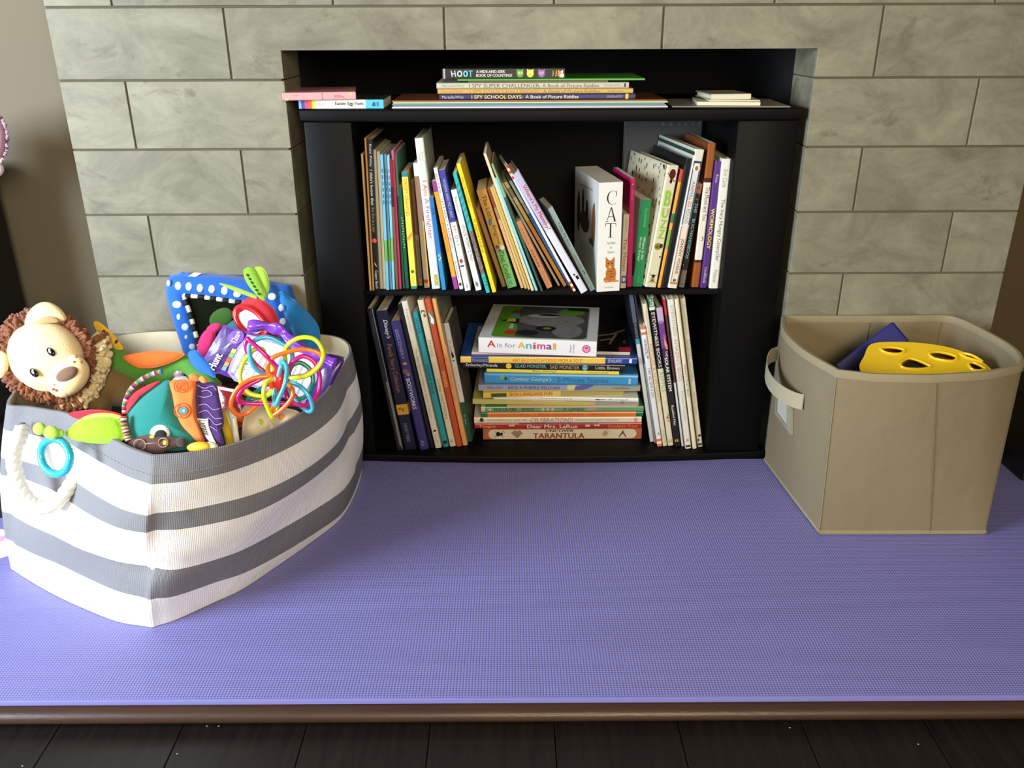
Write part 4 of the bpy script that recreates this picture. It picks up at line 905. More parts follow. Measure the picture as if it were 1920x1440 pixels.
def ring(q, inset=0):
    out = []
    c = sum((p for p in top), Vector())/16
    for a, b in zip(BOTX, TOPX):
        p = a.lerp(b, q)
        if inset:
            d = Vector((c.x-p.x, c.y-p.y, 0)).normalized(); p = p+d*inset
        out.append(p)
    return out
rings = [ring(i/NR) for i in range(NR+1)]+[ring(1, .006)]+[ring(i/NR, .007) for i in range(NR-1, 0, -1)]
vs = [p for r in rings for p in r]; fs = []
for i in range(len(rings)-1):
    for j in range(NT): fs.append((i*NT+j, i*NT+(j+1) % NT, (i+1)*NT+(j+1) % NT, (i+1)*NT+j))
mb.add(vs, fs, BEI); mb.poly(BOTX[::-1], BEI); mb.poly([p+Vector((0, 0, .003)) for p in ring(.01, .008)], BEI)
mb.build('bin_body', binr, smooth=True, angle=28)
mb = MB(); loop = ring(1, .003)
def band(loop, h, r, m, dz=0):
    n = len(loop); vs = []; fs = []
    c = sum(loop, Vector())/n
    prof = [(-r, -h), (-r*1.1, -h*.2), (-r*.6, r), (r*.6, r), (r*1.1, -h*.2), (r, -h)]
    for p in loop:
        d = Vector((c.x-p.x, c.y-p.y, 0)).normalized()
        for a, b in prof: vs.append(p+d*a+Vector((0, 0, b+dz)))
    k = len(prof)
    for i in range(n):
        for j in range(k): fs.append((i*k+j, i*k+(j+1) % k, ((i+1) % n)*k+(j+1) % k, ((i+1) % n)*k+j))
    mb.add(vs, fs, m)
band(loop, .011, .0052, BEI2); mb.build('rim_binding', binr, smooth=True, angle=50)
mb = MB(); lp = ring(.018)
band([p for p in lp], .006, .002, BEI2, .002); mb.build('base_binding', binr, smooth=True, angle=50)
mb = MB()
for i, q in ((2, .0), ):
    a = [bot[2].lerp(bot[3], .35).lerp(top[2].lerp(top[3], .1), t) for t in [k/20 for k in range(21)]]
    mb.tube([p+Vector((0, -.0006, 0)) for p in a], .0009, fabric((131, 115, 87), 900), seg=6)
mb.build('seam', binr, smooth=True); mb = MB()
e0 = [bot[0].lerp(top[0], t)+Vector((-.001, -.001, 0)) for t in [k/20 for k in range(21)]]
mb.tube(e0, .0008, BEI2, seg=6); cT = sum(top, Vector())/16
mb.build('seam', binr, smooth=True)
for i in (11, 9):
    mb = MB(); mb.tube([bot[i].lerp(top[i], t)+Vector((cT.x-top[i].x, cT.y-top[i].y, 0)).normalized()*.0078 for t in [.3+.67*k/10 for k in range(11)]], .0011, BEI, seg=6); mb.build('seam', binr, smooth=True)
# strap on the left face
a = bot[13].lerp(top[13], .80).lerp(bot[0].lerp(top[0], .80), .14); b_ = bot[13].lerp(top[13], .73).lerp(bot[0].lerp(top[0], .73), .72)
def leftpt(u, h):
    """a point on the bulging left face: u from the back edge to the front edge, h from foot to rim"""
    i0 = 13*1; k = BOTX.index(bot[13]); Bs, Ts = BOTX[k:]+[BOTX[0]], TOPX[k:]+[TOPX[0]]
    x = u*(len(Bs)-1); i = min(int(x), len(Bs)-2)
    return Bs[i].lerp(Ts[i], h).lerp(Bs[i+1].lerp(Ts[i+1], h), x-i)
def strap():
    mb = MB(); n = 26; vs = []; fs = []
    P0 = ony(1458, 690, -.10); 
    nrm = Vector((-1, -.15, 0)).normalized()
    pA = [(.14, .832), (.70, .735)]
    for i in range(n+1):
        q = i/n; u = .12+(.70-.12)*q
        base = leftpt(u, .795-.085*q)
        out = .003+.034*math.sin(math.pi*q**.72)**.55
        sag = -.012*math.sin(math.pi*q)
        p = base+nrm*out+Vector((0, 0, sag))
        for dz, do in ((.018, 0), (.018, .002), (-.018, .002), (-.018, 0)): vs.append(p+Vector((0, 0, dz))+nrm*do)
    for i in range(n):
        for j in range(4): fs.append((i*4+j, i*4+(j+1) % 4, (i+1)*4+(j+1) % 4, (i+1)*4+j))
    fs += [(0, 1, 2, 3), (n*4+3, n*4+2, n*4+1, n*4)]
    mb.add(vs, fs, fabric((161, 152, 125), 900, .3)); mb.build('strap_handle', binr, smooth=True, angle=50)
strap()
def holder():
    def P(u, h, o): return leftpt(u, h)+Vector((-1, -.15, 0)).normalized()*o
    u0, u1, h0, h1 = .24, .56, .44, .645
    mb = MB(); m = fabric((148, 143, 122), 900, .3)
    fr_ = [(u0, h1), (u1, h1), (u1, h0), (u0, h0)]; inn = [(u0+.05, h1-.02), (u1-.06, h1-.02), (u1-.06, h0+.035), (u0+.05, h0+.035)]
    for i in range(4):
        j = (i+1) % 4
        mb.poly([P(*fr_[i], .009), P(*fr_[j], .009), P(*inn[j], .0095), P(*inn[i], .0095)], m)
        mb.poly([P(*fr_[i], .001), P(*fr_[j], .001), P(*fr_[j], .009), P(*fr_[i], .009)], m)
    o = mb.build('label_holder', binr)
    mb = MB(); mb.poly([P(*q, .0085) for q in inn], mat((206, 202, 182), .35, coat=.3)); c = mb.build('label_card', o)
holder()
# what lies in it: a dark blue block and a yellow shape sorter
blk = empty('foam_block', onz(1640, 660, .3), 'dark blue wedge-ended block sticking up inside the beige bin', 'toy block')
f = frame(1655, 650, onz(1655, 640, .36)); mb = MB()
def prism(mb, f, front, dx, dy, dz, m):
    n = len(front)
    A = [f(x, y, z) for x, y, z in front]; B = [f(x+dx, y+dy, z+dz) for x, y, z in front]
    mb.poly(A, m); mb.poly(B[::-1], m)
    for i in range(n): mb.poly([A[i], B[i], B[(i+1) % n], A[(i+1) % n]], m)
DB = mat((30, 32, 108), .4, .1, 500)
q = [(1566, 684, 14), (1674, 602, 14), (1706, 640, 14), (1598, 722, 14)]
prism(mb, f, q, -2, 4, -70, DB)
bm = bmesh.new(); me = None
o = mb.build('foam_block_body', blk)
md = o.modifiers.new('bevel', 'BEVEL'); md.width = .005; md.segments = 3
ys = empty('shape_sorter', onz(1740, 690, .33), 'yellow plastic shape sorter lid with cut-out holes inside the beige bin', 'toy')
f = frame(1735, 670, onz(1735, 690, .345)); YE = mat((246, 204, 30), .3, coat=.3); YD = mat((214, 160, 20), .35)
mb = MB()
outl = spline([(1612, 692), (1620, 668), (1634, 645), (1680, 641), (1735, 644), (1790, 654), (1835, 674), (1862, 698), (1850, 716), (1780, 728), (1690, 730), (1640, 722)], 5, True)
holes = [[(1650, 653), (1672, 651), (1695, 656), (1688, 663), (1664, 662)], [(1688, 682), (1702, 672), (1722, 676), (1745, 688), (1722, 692), (1696, 690)], [(1742, 662), (1762, 660), (1792, 668), (1786, 677), (1752, 672)], [(1815, 682), (1826, 680), (1848, 692), (1826, 694)], [(1800, 662), (1822, 666), (1842, 678), (1832, 676), (1812, 670)]]
def slab(mb, f, outer, holes, z0, z1, slope, m, inner):
    loops = [outer]+holes
    V2, fs = flat_fill(loops)
    mb.add([f(v.x, v.y, z1+slope(v.x, v.y)) for v in V2], fs, m)
    for k, lp in enumerate(loops):
        n = len(lp)
        A = [f(p[0], p[1], z1+slope(*p)) for p in lp]; Bq = [f(p[0]+(0 if k else 0), p[1]+(8 if k else 16), z0+slope(*p)) for p in lp]
        mb.add(A+Bq, [(i, (i+1) % n, n+(i+1) % n, n+i) for i in range(n)], inner if k else m)
holes = [[tuple(p) for p in spline(h, 3, True)] for h in holes]
slab(mb, f, [tuple(p) for p in outl], holes, -60, 0, lambda x, y: (y-690)*1.2, YE, YD)
for h_ in holes:
    mb.tube([f(x, y, 1+(y-690)*1.2) for x, y in h_], 2.6*f.k, YE, seg=8, closed=True)
mb.build('sorter_lid', ys, smooth=True, angle=40)
for x, y, c, l in ((1668, 668, (150, 60, 30), 'rust coloured shape block glimpsed through the back left hole of the yellow sorter'), (1715, 700, (40, 120, 190), 'blue shape block glimpsed through the front middle hole of the yellow sorter'), (1838, 704, (30, 126, 196), 'blue shape block glimpsed at the right end of the yellow sorter')):
    mb = MB(); mb.ell(f, (x, y+4, -66+(y-690)*1.2), (30, 18, 22), mat(c, .35), seg=8, rings=6)
    o = mb.build('shape_block'); tag(o, l, 'toy block', 'shape blocks under the yellow sorter')
# ------------------------------------------------------------------ striped canvas basket on the left
def canvas(col, key):
    m = bpy.data.materials.new('striped_canvas'); m.use_nodes = True
    nt = m.node_tree; N = nt.nodes; L = nt.links; b = N['Principled BSDF']; b.inputs['Roughness'].default_value = .85
    b.inputs['Base Color'].default_value = lin(col)
    tc = N.new('ShaderNodeTexCoord'); uv = N.new('ShaderNodeUVMap'); mp = N.new('ShaderNodeMapping'); mp.inputs['Scale'].default_value = (1, 1, 1)
    w = N.new('ShaderNodeTexWave'); w.bands_direction = 'X'; w.inputs['Scale'].default_value = 95; w.inputs['Distortion'].default_value = 1.5; w.inputs['Detail'].default_value = 1
    w2 = N.new('ShaderNodeTexWave'); w2.bands_direction = 'Y'; w2.inputs['Scale'].default_value = 60
    L.new(uv.outputs[0], w.inputs['Vector']); L.new(uv.outputs[0], w2.inputs['Vector'])
    mu = N.new('ShaderNodeMath'); mu.operation = 'ADD'; L.new(w.outputs['Fac'], mu.inputs[0])
    h = N.new('ShaderNodeMath'); h.operation = 'MULTIPLY'; h.inputs[1].default_value = .5; L.new(w2.outputs['Fac'], h.inputs[0]); L.new(h.outputs[0], mu.inputs[1])
    bp = N.new('ShaderNodeBump'); bp.inputs['Strength'].default_value = .45; bp.inputs['Distance'].default_value = .0012
    n2 = N.new('ShaderNodeTexNoise'); n2.inputs['Scale'].default_value = 9; n2.inputs['Detail'].default_value = 2
    bp2 = N.new('ShaderNodeBump'); bp2.inputs['Strength'].default_value = .35; bp2.inputs['Distance'].default_value = .012
    L.new(tc.outputs['Object'], n2.inputs['Vector']); L.new(n2.outputs['Fac'], bp2.inputs['Height']); L.new(bp2.outputs['Normal'], bp.inputs['Normal'])
    L.new(mu.outputs[0], bp.inputs['Height']); L.new(bp.outputs['Normal'], b.inputs['Normal'])
    mx = N.new('ShaderNodeMix'); mx.data_type = 'RGBA'; c = lin(col)
    mx.inputs[6].default_value = tuple(x*.9 for x in c[:3])+(1,); mx.inputs[7].default_value = c
    L.new(w.outputs['Fac'], mx.inputs[0]); L.new(mx.outputs[2], b.inputs['Base Color'])
    return m
CGR = canvas((128, 127, 130), 'g'); CWH = canvas((250, 248, 244), 'w'); CIN = fabric((216, 204, 172), 500, .6)
bask = empty('toy_basket', (-.72, -.34, .0005), 'grey and white striped canvas toy basket with rope handle at the left', 'basket')
ZR = .36
rim_px = [(14, 757), (50, 763), (88, 769), (131, 778), (190, 812), (240, 839), (276, 852), (285, 854), (296, 854), (350, 850), (420, 838), (475, 820), (530, 796), (580, 765), (618, 728), (638, 690)]
rim = [onz(u, v, ZR) for u, v in rim_px]
rim[0] = onz(12, 757, ZR)
hid = [(-.372, -.20), (-.385, -.12), (-.43, -.06), (-.52, -.035), (-.62, -.025), (-.72, -.022), (-.80, -.020), (-.87, -.022), (-.94, -.05), (-.985, -.12), (-1.01, -.22), (-1.012, -.34)]
rim += [Vector((x, y, ZR)) for x, y in hid]
bot_px = [(22, 1061), (30, 1072), (73, 1099), (110, 1119), (160, 1142), (219, 1165), (272, 1174), (285, 1176), (298, 1172), (330, 1162), (400, 1130), (452, 1106), (510, 1068), (583, 1017), (638, 973), (664, 930)]
botl = [onz(u, v, .001) for u, v in bot_px]
botl += [Vector((x, y, .001)) for x, y in ((-.392, -.075), (-.405, -.05), (-.46, -.04), (-.54, -.03), (-.62, -.025), (-.72, -.022), (-.80, -.022), (-.88, -.03), (-.95, -.06), (-1.0, -.14), (-1.03, -.26), (-1.045, -.4))]
NB = len(rim)
rim_s = spline(rim, 4, True); bot_s = spline(botl, 4, True); NS = len(rim_s)
cen = sum(rim_s, Vector())/NS
LEN = []
for j in range(NS):
    i = j/4
    LEN.append(1.0 if i <= 8 else (1-.17*min(1, (i-8)/6) if i < 15 else .83+.17*min(1, (i-15)/8)))
bounds = [0, .140, .300, .400, .625, .80, 1.01]
def wallpt(j, q, off=0):
    """q: 0 rim .. 1 floor"""
    a, b = rim_s[j], bot_s[j]
    p = a.lerp(b, q)
    d = Vector((p.x-cen.x, p.y-cen.y, 0)).normalized()
    t_ = rim_s[(j+1) % NS]-rim_s[j-1]; nn = Vector((t_.y, -t_.x, 0)).normalized()
    bul = .016*math.sin(math.pi*q)**1.0
    i = j/4
    if 1 < i < 15:
        bul += .007*math.sin(q*9+i*.9)*math.sin(math.pi*q)
        if 4 < i < 10.5: bul += -.012*math.exp(-((q-.62)/.05)**2)*(1-abs(i-7.2)/3.3)      # the fold across the front corner
    
    return p+d*bul+nn*off
mb = MB(); NQ = 60
vs = []; fs = []; ms = []
for k in range(NQ+1):
    for j in range(NS): vs.append(wallpt(j, k/NQ))
gi, wi, ii = mb.mi(CGR), mb.mi(CWH), mb.mi(CIN)
uvs = []
per = [0]
for j in range(NS): per.append(per[-1]+(rim_s[(j+1) % NS]-rim_s[j]).length)
quads = []
# stripe edges cut exactly: each column of quads runs down in steps that hit the stripe boundaries
mb.v = []; mb.f = []; mb.m = []
SUBQ = [0]
for a, b in zip(bounds[:-1], bounds[1:]):
    for t in range(1, 9): SUBQ.append(a+(b-a)*t/8)
uvl = []
for s_ in SUBQ:
    for j in range(NS): mb.v.append(wallpt(j, min(1, s_/LEN[j]))); 
for r in range(len(SUBQ)-1):
    stripe = r//8
    for j in range(NS):
        j2 = (j+1) % NS
        mb.f.append((r*NS+j, (r+1)*NS+j, (r+1)*NS+j2, r*NS+j2)); mb.m.append(gi if stripe % 2 == 0 else wi)
        uvl += [(per[j], SUBQ[r]*.38), (per[j], SUBQ[r+1]*.38), (per[j+1], SUBQ[r+1]*.38), (per[j+1], SUBQ[r]*.38)]
# inner lining
o0 = len(mb.v)
for k in range(11):
    for j in range(NS): mb.v.append(wallpt(j, min(.97, k/10/LEN[j]*.97), -.005)+Vector((0, 0, 0.0002)))
for k in range(10):
    for j in range(NS):
        j2 = (j+1) % NS
        mb.f.append((o0+k*NS+j, o0+k*NS+j2, o0+(k+1)*NS+j2, o0+(k+1)*NS+j)); mb.m.append(ii)
        uvl += [(0, 0)]*4
for j in range(NS):
    j2 = (j+1) % NS
    mb.f.append((j, j2, o0+j2, o0+j)); mb.m.append(gi); uvl += [(per[j], 0), (per[j+1], 0), (per[j+1], .004), (per[j], .004)]
mb.f.append(tuple(o0+10*NS+j for j in range(NS))); mb.m.append(ii); uvl += [(0, 0)]*NS
o = mb.build('basket_body', bask, smooth=True, angle=60, merge=False)
ul = o.data.uv_layers.new(name='UVMap')
for i, u in enumerate(uvl): ul.data[i].uv = u
mb = MB()   # stitching below the rim
for j in range(14, 64):
    for t in (0.1, .6):
        a = wallpt(j, .095, .0012).lerp(wallpt((j+1) % NS, .095, .0012), t); b = wallpt(j, .095, .0012).lerp(wallpt((j+1) % NS, .095, .0012), t+.3)
        mb.tube([a, b], .0006, mat((150, 149, 150), .8), seg=5)
mb.build('stitching', bask)
# rope handle
def rope():
    f = frame(90, 860, onz(90, 800, .33))
    A = ony(43, 812, wallpt(8, .2).y); 
    path = [(42, 803, -6), (36, 822, 10), (26, 850, 22), (28, 882, 28), (40, 918, 32), (62, 946, 34), (92, 950, 34), (118, 930, 30), (136, 904, 22), (152, 886, 8), (158, 876, -4)]
    path = [f(u, v, z+16) for u, v, z in path]
    p = spline(path, 10); mb = MB()
    m = mat((232, 228, 218), .85, .5, 500)
    tw = 2*math.pi*7.5/len(p)
    strands = []
    for k in range(3):
        sp = []
        for i, c in enumerate(p):
            a = p[max(0, i-1)]; b = p[min(len(p)-1, i+1)]; t = (b-a).normalized()
            n1 = t.cross(FW).normalized(); n2 = t.cross(n1)
            ang = tw*i+k*2*math.pi/3
            sp.append(c+(n1*math.cos(ang)+n2*math.sin(ang))*.0062)
        mb.tube(sp, .0078, m, seg=10)
    mb.build('rope_handle', bask, smooth=True)
    dk = mat((70, 66, 62), .5, metal=.5)
    for u, v in ((43, 803), (155, 880)):
        mb = MB(); ring = []
        fr2 = frame(u, v, path[0 if u < 100 else -1])
        for i in range(20):
            a = 2*math.pi*i/20; ring.append(fr2(u+7*math.cos(a), v+9*math.sin(a), -6))
        mb.tube(ring, .0022, dk, seg=8, closed=True); mb.build('eyelet', bask, smooth=True)
rope()
# ------------------------------------------------------------------ toys heaped in the basket
def plush(c, key='', s=420): return mat(c, .9, .55, s, .06, 40, sheen=.3, key=key)
def at_toy(name, px, pos, label, cat, group='toys heaped in the striped basket'):
    e = empty(name, pos, label, cat, group)
    return e, frame(px[0], px[1], pos)
# -- lion
pos = onz(85, 665, .43)
lion, f = at_toy('plush_lion', (85, 665), pos, 'plush lion with a cream face and russet mane lolling over the basket rim', 'soft toy')
CRM = plush((242, 214, 158)); RUS = plush((118, 62, 32), s=300); TAN = plush((128, 104, 62)); CRL = plush((226, 206, 160), s=260)
mb = MB(); mb.ell(f, (85, 668, -8), (76, 66, 52), CRM, rot=.42, seg=40, rings=26)
mb.ell(f, (128, 706, 30), (44, 34, 32), CRM, rot=-.85+.2, seg=30, rings=18); mb.ell(f, (142, 686, 30), (24, 20, 24), CRM, rot=.5); mb.ell(f, (112, 726, 30), (26, 18, 24), CRM, rot=.4)
mb.build('head', lion, smooth=True)
mb = MB(); mb.ell(f, (126, 702, 54), (23, 13.5, 14), plush((122, 90, 66)), rot=-.45, seg=24, rings=14); mb.build('nose', lion, smooth=True)
for u, v in ((95.5, 660), (64, 699)):
    mb = MB(); mb.ell(f, (u, v, 42), (10.5, 6.5, 5), mat((14, 13, 14), .12, coat=.6), rot=.75); mb.ell(f, (u-3, v-4.5, 46.5), (2.2, 2.2, 1.2), mat((245, 245, 245), .3), seg=10, rings=6)  # small white dot modelled in as the highlight on the eye
    mb.build('eye', lion, smooth=True)
mb = MB()
for (u, v) in ((143, 669), (139, 679), (152, 679), (103, 721), (99, 730), (105, 732)): mb.ell(f, (u, v, 52.5), (2.6, 2.6, 2), mat((150, 112, 70), .9), seg=8, rings=6)
mth = [f(146, 708, 52), f(150, 714, 49), f(146, 722, 46), f(138, 727, 46)]; mb.tube(spline(mth, 6), .0012, mat((120, 80, 50), .9), seg=6)
mb.tube(spline([f(156, 697, 50), f(158, 703, 48), f(155, 710, 47)], 5), .0011, mat((120, 80, 50), .9), seg=6)
mb.build('muzzle_stitching', lion, smooth=True)
mb = MB()
def earb(x, y, z): return (x, y+.012*x*x*.9-4, z)
mb.ell(f, (84, 590, 4), (40, 19, 17), CRM, rot=-.12, seg=28, rings=16, bend=lambda x, y, z: (x, y+.010*x*x-5, z))
mb.build('ear', lion, smooth=True)
mb = MB(); mb.ell(f, (90, 602, 14), (22, 8, 8), plush((190, 150, 100)), rot=-.15, bend=lambda x, y, z: (x, y+.012*x*x-3, z)); mb.build('inner_ear', lion, smooth=True)
mb = MB(); mb.ell(f, (0, 684, 2), (17, 26, 14), CRM, rot=.1, seg=24, rings=14); mb.build('ear', lion, smooth=True)
random.seed(21)
def tuft(mb, f, x, y, z, ang, ln, w, m, lift=0):
    c, s = math.cos(ang), math.sin(ang)
    n = 6; vs = []; fs = []
    prof = [(0, .8), (.35, 1), (.7, .72), (1, .12)]
    for q, r in prof:
        bx, by = x+c*ln*q, y+s*ln*q; bz = z+lift*q*ln
        for k in range(n):
            a = 2*math.pi*k/n; vs.append(f(bx-s*w*r*math.cos(a), by+c*w*r*math.cos(a), bz+w*r*math.sin(a)))
    for i in range(len(prof)-1):
        for k in range(n): fs.append((i*n+k, i*n+(k+1) % n, (i+1)*n+(k+1) % n, (i+1)*n+k))
    fs.append(tuple(3*n+k for k in range(n)))
    mb.add(vs, fs, m)
RUS2 = plush((142, 82, 44), s=300); RUS3 = plush((112, 60, 30), s=300)
mb = MB(); mb.ell(f, (84, 668, -22), (92, 81, 40), RUS, rot=.42, seg=30, rings=18)
def curl(mb, f, x, y, z, ang, ln, w, m, lift, bend):
    pts = []
    for k in range(5):
        q = k/4; a = ang+bend*q
        pts.append((x, y, z+lift*ln*q)); x += math.cos(a)*ln/4; y += math.sin(a)*ln/4
    mb.tube([f(*p) for p in pts], lambda q, a: f.k*w*(.85+.5*q-1.15*max(0, q-.55)**1.5), m, seg=6)
for i in range(1250):
    a = random.uniform(0, 2*math.pi); q = random.uniform(.95, 1.14)
    ex, ey = 78*math.cos(a)*q, 68*math.sin(a)*q
    x = 85+ex*math.cos(.42)-ey*math.sin(.42); y = 668+ex*math.sin(.42)+ey*math.cos(.42)
    an = math.atan2(y-668, x-85)+random.gauss(0, .55)
    curl(mb, f, x, y, random.uniform(-30, 12)-(q-.9)*60, an, random.uniform(9, 17), random.uniform(2.0, 3.4), random.choice((RUS, RUS2, RUS2, RUS)), random.uniform(-.6, .4), random.uniform(-1.2, 1.2))
mb.build('mane', lion, smooth=True)
mb = MB()
for i in range(420):
    a = random.uniform(-.35, 1.25); q = random.uniform(1.13, 1.36)
    x = 85+88*math.cos(a)*q*.98; y = 672+82*math.sin(a)*q*.98
    curl(mb, f, x-8, y-5, random.uniform(-34, -8)-(q-1.1)*50, a+random.gauss(0, .4), random.uniform(13, 20), random.uniform(3.6, 5), CRL if (a > -.2 and a < .9) or random.random() < .3 else RUS2, random.uniform(-.6, .1), random.uniform(-.5, .5))
mb.build('mane_fringe', lion, smooth=True)
mb = MB(); mb.ell(f, (212, 722, -95), (62, 40, 50), TAN, rot=.2, seg=30, rings=18); mb.ell(f, (165, 748, -80), (50, 38, 45), TAN, rot=.6); mb.build('body', lion, smooth=True)
# -- green caterpillar toy with a yellow face and leaf wings
bug, f = at_toy('plush_caterpillar', (300, 690), onz(300, 690, .38), 'green plush bug with a yellow button-eyed face and orange leaf wing behind the lion', 'soft toy')
GRN_ = plush((84, 150, 52))
mb = MB(); p = spline([f(203, 655, -20), f(225, 680, -10), f(262, 700, -12), f(305, 700, -25), f(345, 682, -10), f(372, 700, -5), f(395, 718, -2), f(408, 728, -8)], 8)
mb.tube(p, lambda q, a: f.k*(24-7*q-6*abs(q-.3)), GRN_, seg=14); mb.build('body', bug, smooth=True)
mb = MB(); mb.puff(f, [(176, 604), (184, 603), (197, 612), (213, 628), (227, 645), (231, 654), (222, 656), (206, 648), (190, 632), (178, 614)], 5, plush((240, 190, 44)), z=16, tilt=(.2, 0)); o = mb.build('face', bug, smooth=True)
for u, v in ((194, 622), (218, 641)):
    mb = MB(); mb.ell(f, (u, v, 22), (3, 4, 2.5), mat((60, 40, 30), .5), rot=.6); mb.build('button_eye', bug, smooth=True)
mb = MB(); mb.puff(f, [(231, 668), (262, 661), (292, 658), (320, 659), (346, 663), (334, 674), (310, 684), (286, 690), (262, 690), (244, 682)], 10, plush((240, 116, 36)), z=16); mb.build('leaf_wing', bug, smooth=True)
mb = MB(); mb.puff(f, [(352, 662), (366, 656), (380, 668), (398, 688), (404, 708), (392, 704), (372, 696), (358, 682)], 6, plush((40, 112, 206)), z=18); mb.build('leaf_wing', bug, smooth=True)
# -- mirror toy with polka dots
mir, f = at_toy('mirror_toy', (440, 590), onz(440, 600, .40), 'blue polka dot mirror toy with black and white piping at the back of the basket', 'toy')
BLUE = plush((28, 104, 210), s=250); CYAN = plush((24, 130, 206), s=200); DOT = plush((214, 228, 246))
outer = [(313, 524), (322, 517), (345, 514), (400, 517), (450, 523), (492, 529), (515, 540), (528, 575), (540, 625), (546, 660), (470, 680), (400, 690), (352, 672), (337, 640), (321, 590), (311, 550)]
inner = [(346, 556), (380, 556), (430, 564), (480, 573), (492, 580), (502, 620), (510, 656), (440, 668), (376, 656), (368, 630), (357, 590)]
mb = MB()
def pad_frame(mb, f, outer, inner, th, m, z=0):
    O = spline(outer, 6, True); n = len(O)
    I = []
    cx = sum(p[0] for p in inner)/len(inner); cy = sum(p[1] for p in inner)/len(inner)
    Il = [Vector((p[0], p[1])) for p in inner]
    for p in O:      # nearest crossing of the inner outline on the way to its centre
        d = Vector((p[0]-cx, p[1]-cy)); best = None
        for i in range(len(Il)):
            a, b = Il[i]-Vector((cx, cy)), Il[(i+1) % len(Il)]-Vector((cx, cy))
            den = d.x*(b-a).y-d.y*(b-a).x
            if abs(den) < 1e-9: continue
            t = (a.x*(b-a).y-a.y*(b-a).x)/den; s = (a.x*d.y-a.y*d.x)/den
            if t > 0 and -1e-6 <= s <= 1+1e-6: best = t if best is None else min(best, t)
        I.append(Vector((cx, cy))+d*(best or .7))
    prof = [(0, 0), (.12, .6), (.35, .95), (.6, 1), (.85, .7), (1, .1)]
    vs = []; fs = []
    for q, h in prof:
        for p, i in zip(O, I): x = p[0]+(i[0]-p[0])*q; y = p[1]+(i[1]-p[1])*q; vs.append(f(x, y, z+th*h))
    for p in O: vs.append(f(p[0]+10, p[1]-6, z-30))
    L = len(prof)
    for a in range(L-1):
        for j in range(n): fs.append((a*n+j, (a+1)*n+j, (a+1)*n+(j+1) % n, a*n+(j+1) % n))
    for j in range(n): fs.append((L*n+j, j, (j+1) % n, L*n+(j+1) % n))
    mb.add(vs, fs, m)
    return O, I
O, I = pad_frame(mb, f, outer, inner, 14, BLUE)
for u, v, a, b in ((334, 536, 6.5, 8), (354, 537, 6.5, 8), (375, 540, 6.5, 8), (397, 542, 6.5, 8), (421, 545, 7, 8), (445, 551, 8, 7), (332, 571, 9, 7), (335, 594, 4, 6), (347, 613, 7, 7), (316, 531, 4, 6), (349, 632, 3, 4), (510, 556, 8, 7), (527, 577, 5, 7), (530, 603, 6, 7), (360, 650, 6, 6)):
    mb.ell(f, (u, v, 13.2), (a, b, 2.4), DOT, seg=14, rings=8)
mb.build('padded_frame', mir, smooth=True)
mb = MB(); mb.poly([f(u, v, 1) for u, v in inner], mat((58, 66, 46), .06, metal=.85)); mb.build('mirror_pane', mir)
mb = MB(); seq = [inner[7+0]] if 0 else []
path = spline([(376, 656), (368, 630), (357, 590), (346, 557), (352, 555), (380, 557), (430, 564), (480, 572), (492, 580), (502, 620), (508, 650)], 9)
WB, BB = mat((240, 240, 236), .7), mat((14, 14, 16), .7)
pts = [f(p[0], p[1], 9) for p in path]
acc = 0; run = [pts[0]]; col = 0; step = 9.5*f.k
for a, b in zip(pts[:-1], pts[1:]):
    acc += (b-a).length; run.append(b)
    if acc > step:
        mb.tube(run, 4.1*f.k, (WB, BB)[col % 2], seg=10); col += 1; acc = 0; run = [b]
mb.build('striped_piping', mir, smooth=True)
mb = MB(); mb.puff(f, [(520, 545), (545, 556), (570, 578), (592, 602), (600, 622), (598, 650), (585, 660), (560, 640), (540, 612), (526, 580)], 24, CYAN, z=-6, dz=lambda x, y: 4*math.sin(x*.16+y*.1)); mb.build('fabric_wing', mir, smooth=True)
mb = MB(); mb.puff(f, [(490, 530), (520, 531), (543, 534), (548, 546), (552, 562), (530, 556), (500, 545)], 12, plush((16, 84, 168), s=200), z=-16); mb.build('back_panel', mir, smooth=True)
mb = MB(); mb.poly([f(346, 522, 8), f(364, 511, 6), (f(378, 512, 4)), f(361, 523, 9)], mat((214, 214, 206), .8)); mb.poly([f(328, 520, 2), f(343, 509, -2), f(360, 515, -1), f(345, 523, 3)], BLUE); mb.build('care_label', mir)
mb = MB(); mb.ell(f, (415, 596, 8), (24, 17, 6), plush((62, 110, 40)), rot=-.5); mb.build('leaf_tag', mir, smooth=True); mb = MB(); mb.ell(f, (440, 612, 6), (22, 12, 6), plush((70, 150, 160)), rot=-.3); mb.build('leaf_tag', mir, smooth=True)
# -- red apple rattle
app, f = at_toy('apple_rattle', (480, 595), onz(480, 600, .43), 'red round plush rattle with lime leaves and a white disc, leaning on the mirror toy', 'soft toy')
RD = plush((222, 46, 60), s=500)
mb = MB(); mb.puff(f, [(444, 600), (446, 578), (458, 562), (474, 556), (494, 562), (512, 578), (522, 598), (526, 616), (520, 634), (500, 640), (470, 636), (450, 622)], 20, RD, z=0); mb.build('plush_rim', app, smooth=True)
mb = MB(); ring = [f(471+29*math.cos(a)+6*math.sin(a), 604+27*math.sin(a)+10*math.cos(a), 19) for a in [2*math.pi*i/36 for i in range(36)]]
mb.tube(ring, 5.5*f.k, mat((214, 30, 44), .3, coat=.4), seg=10, closed=True); mb.build('plastic_ring', app, smooth=True)
mb = MB(); mb.ell(f, (470, 604, 17), (28, 24, 4), mat((236, 234, 228), .25, coat=.4), rot=.25, seg=28); mb.build('white_disc', app, smooth=True)
LM = plush((136, 184, 50), s=500); LM2 = plush((166, 204, 70), s=500)
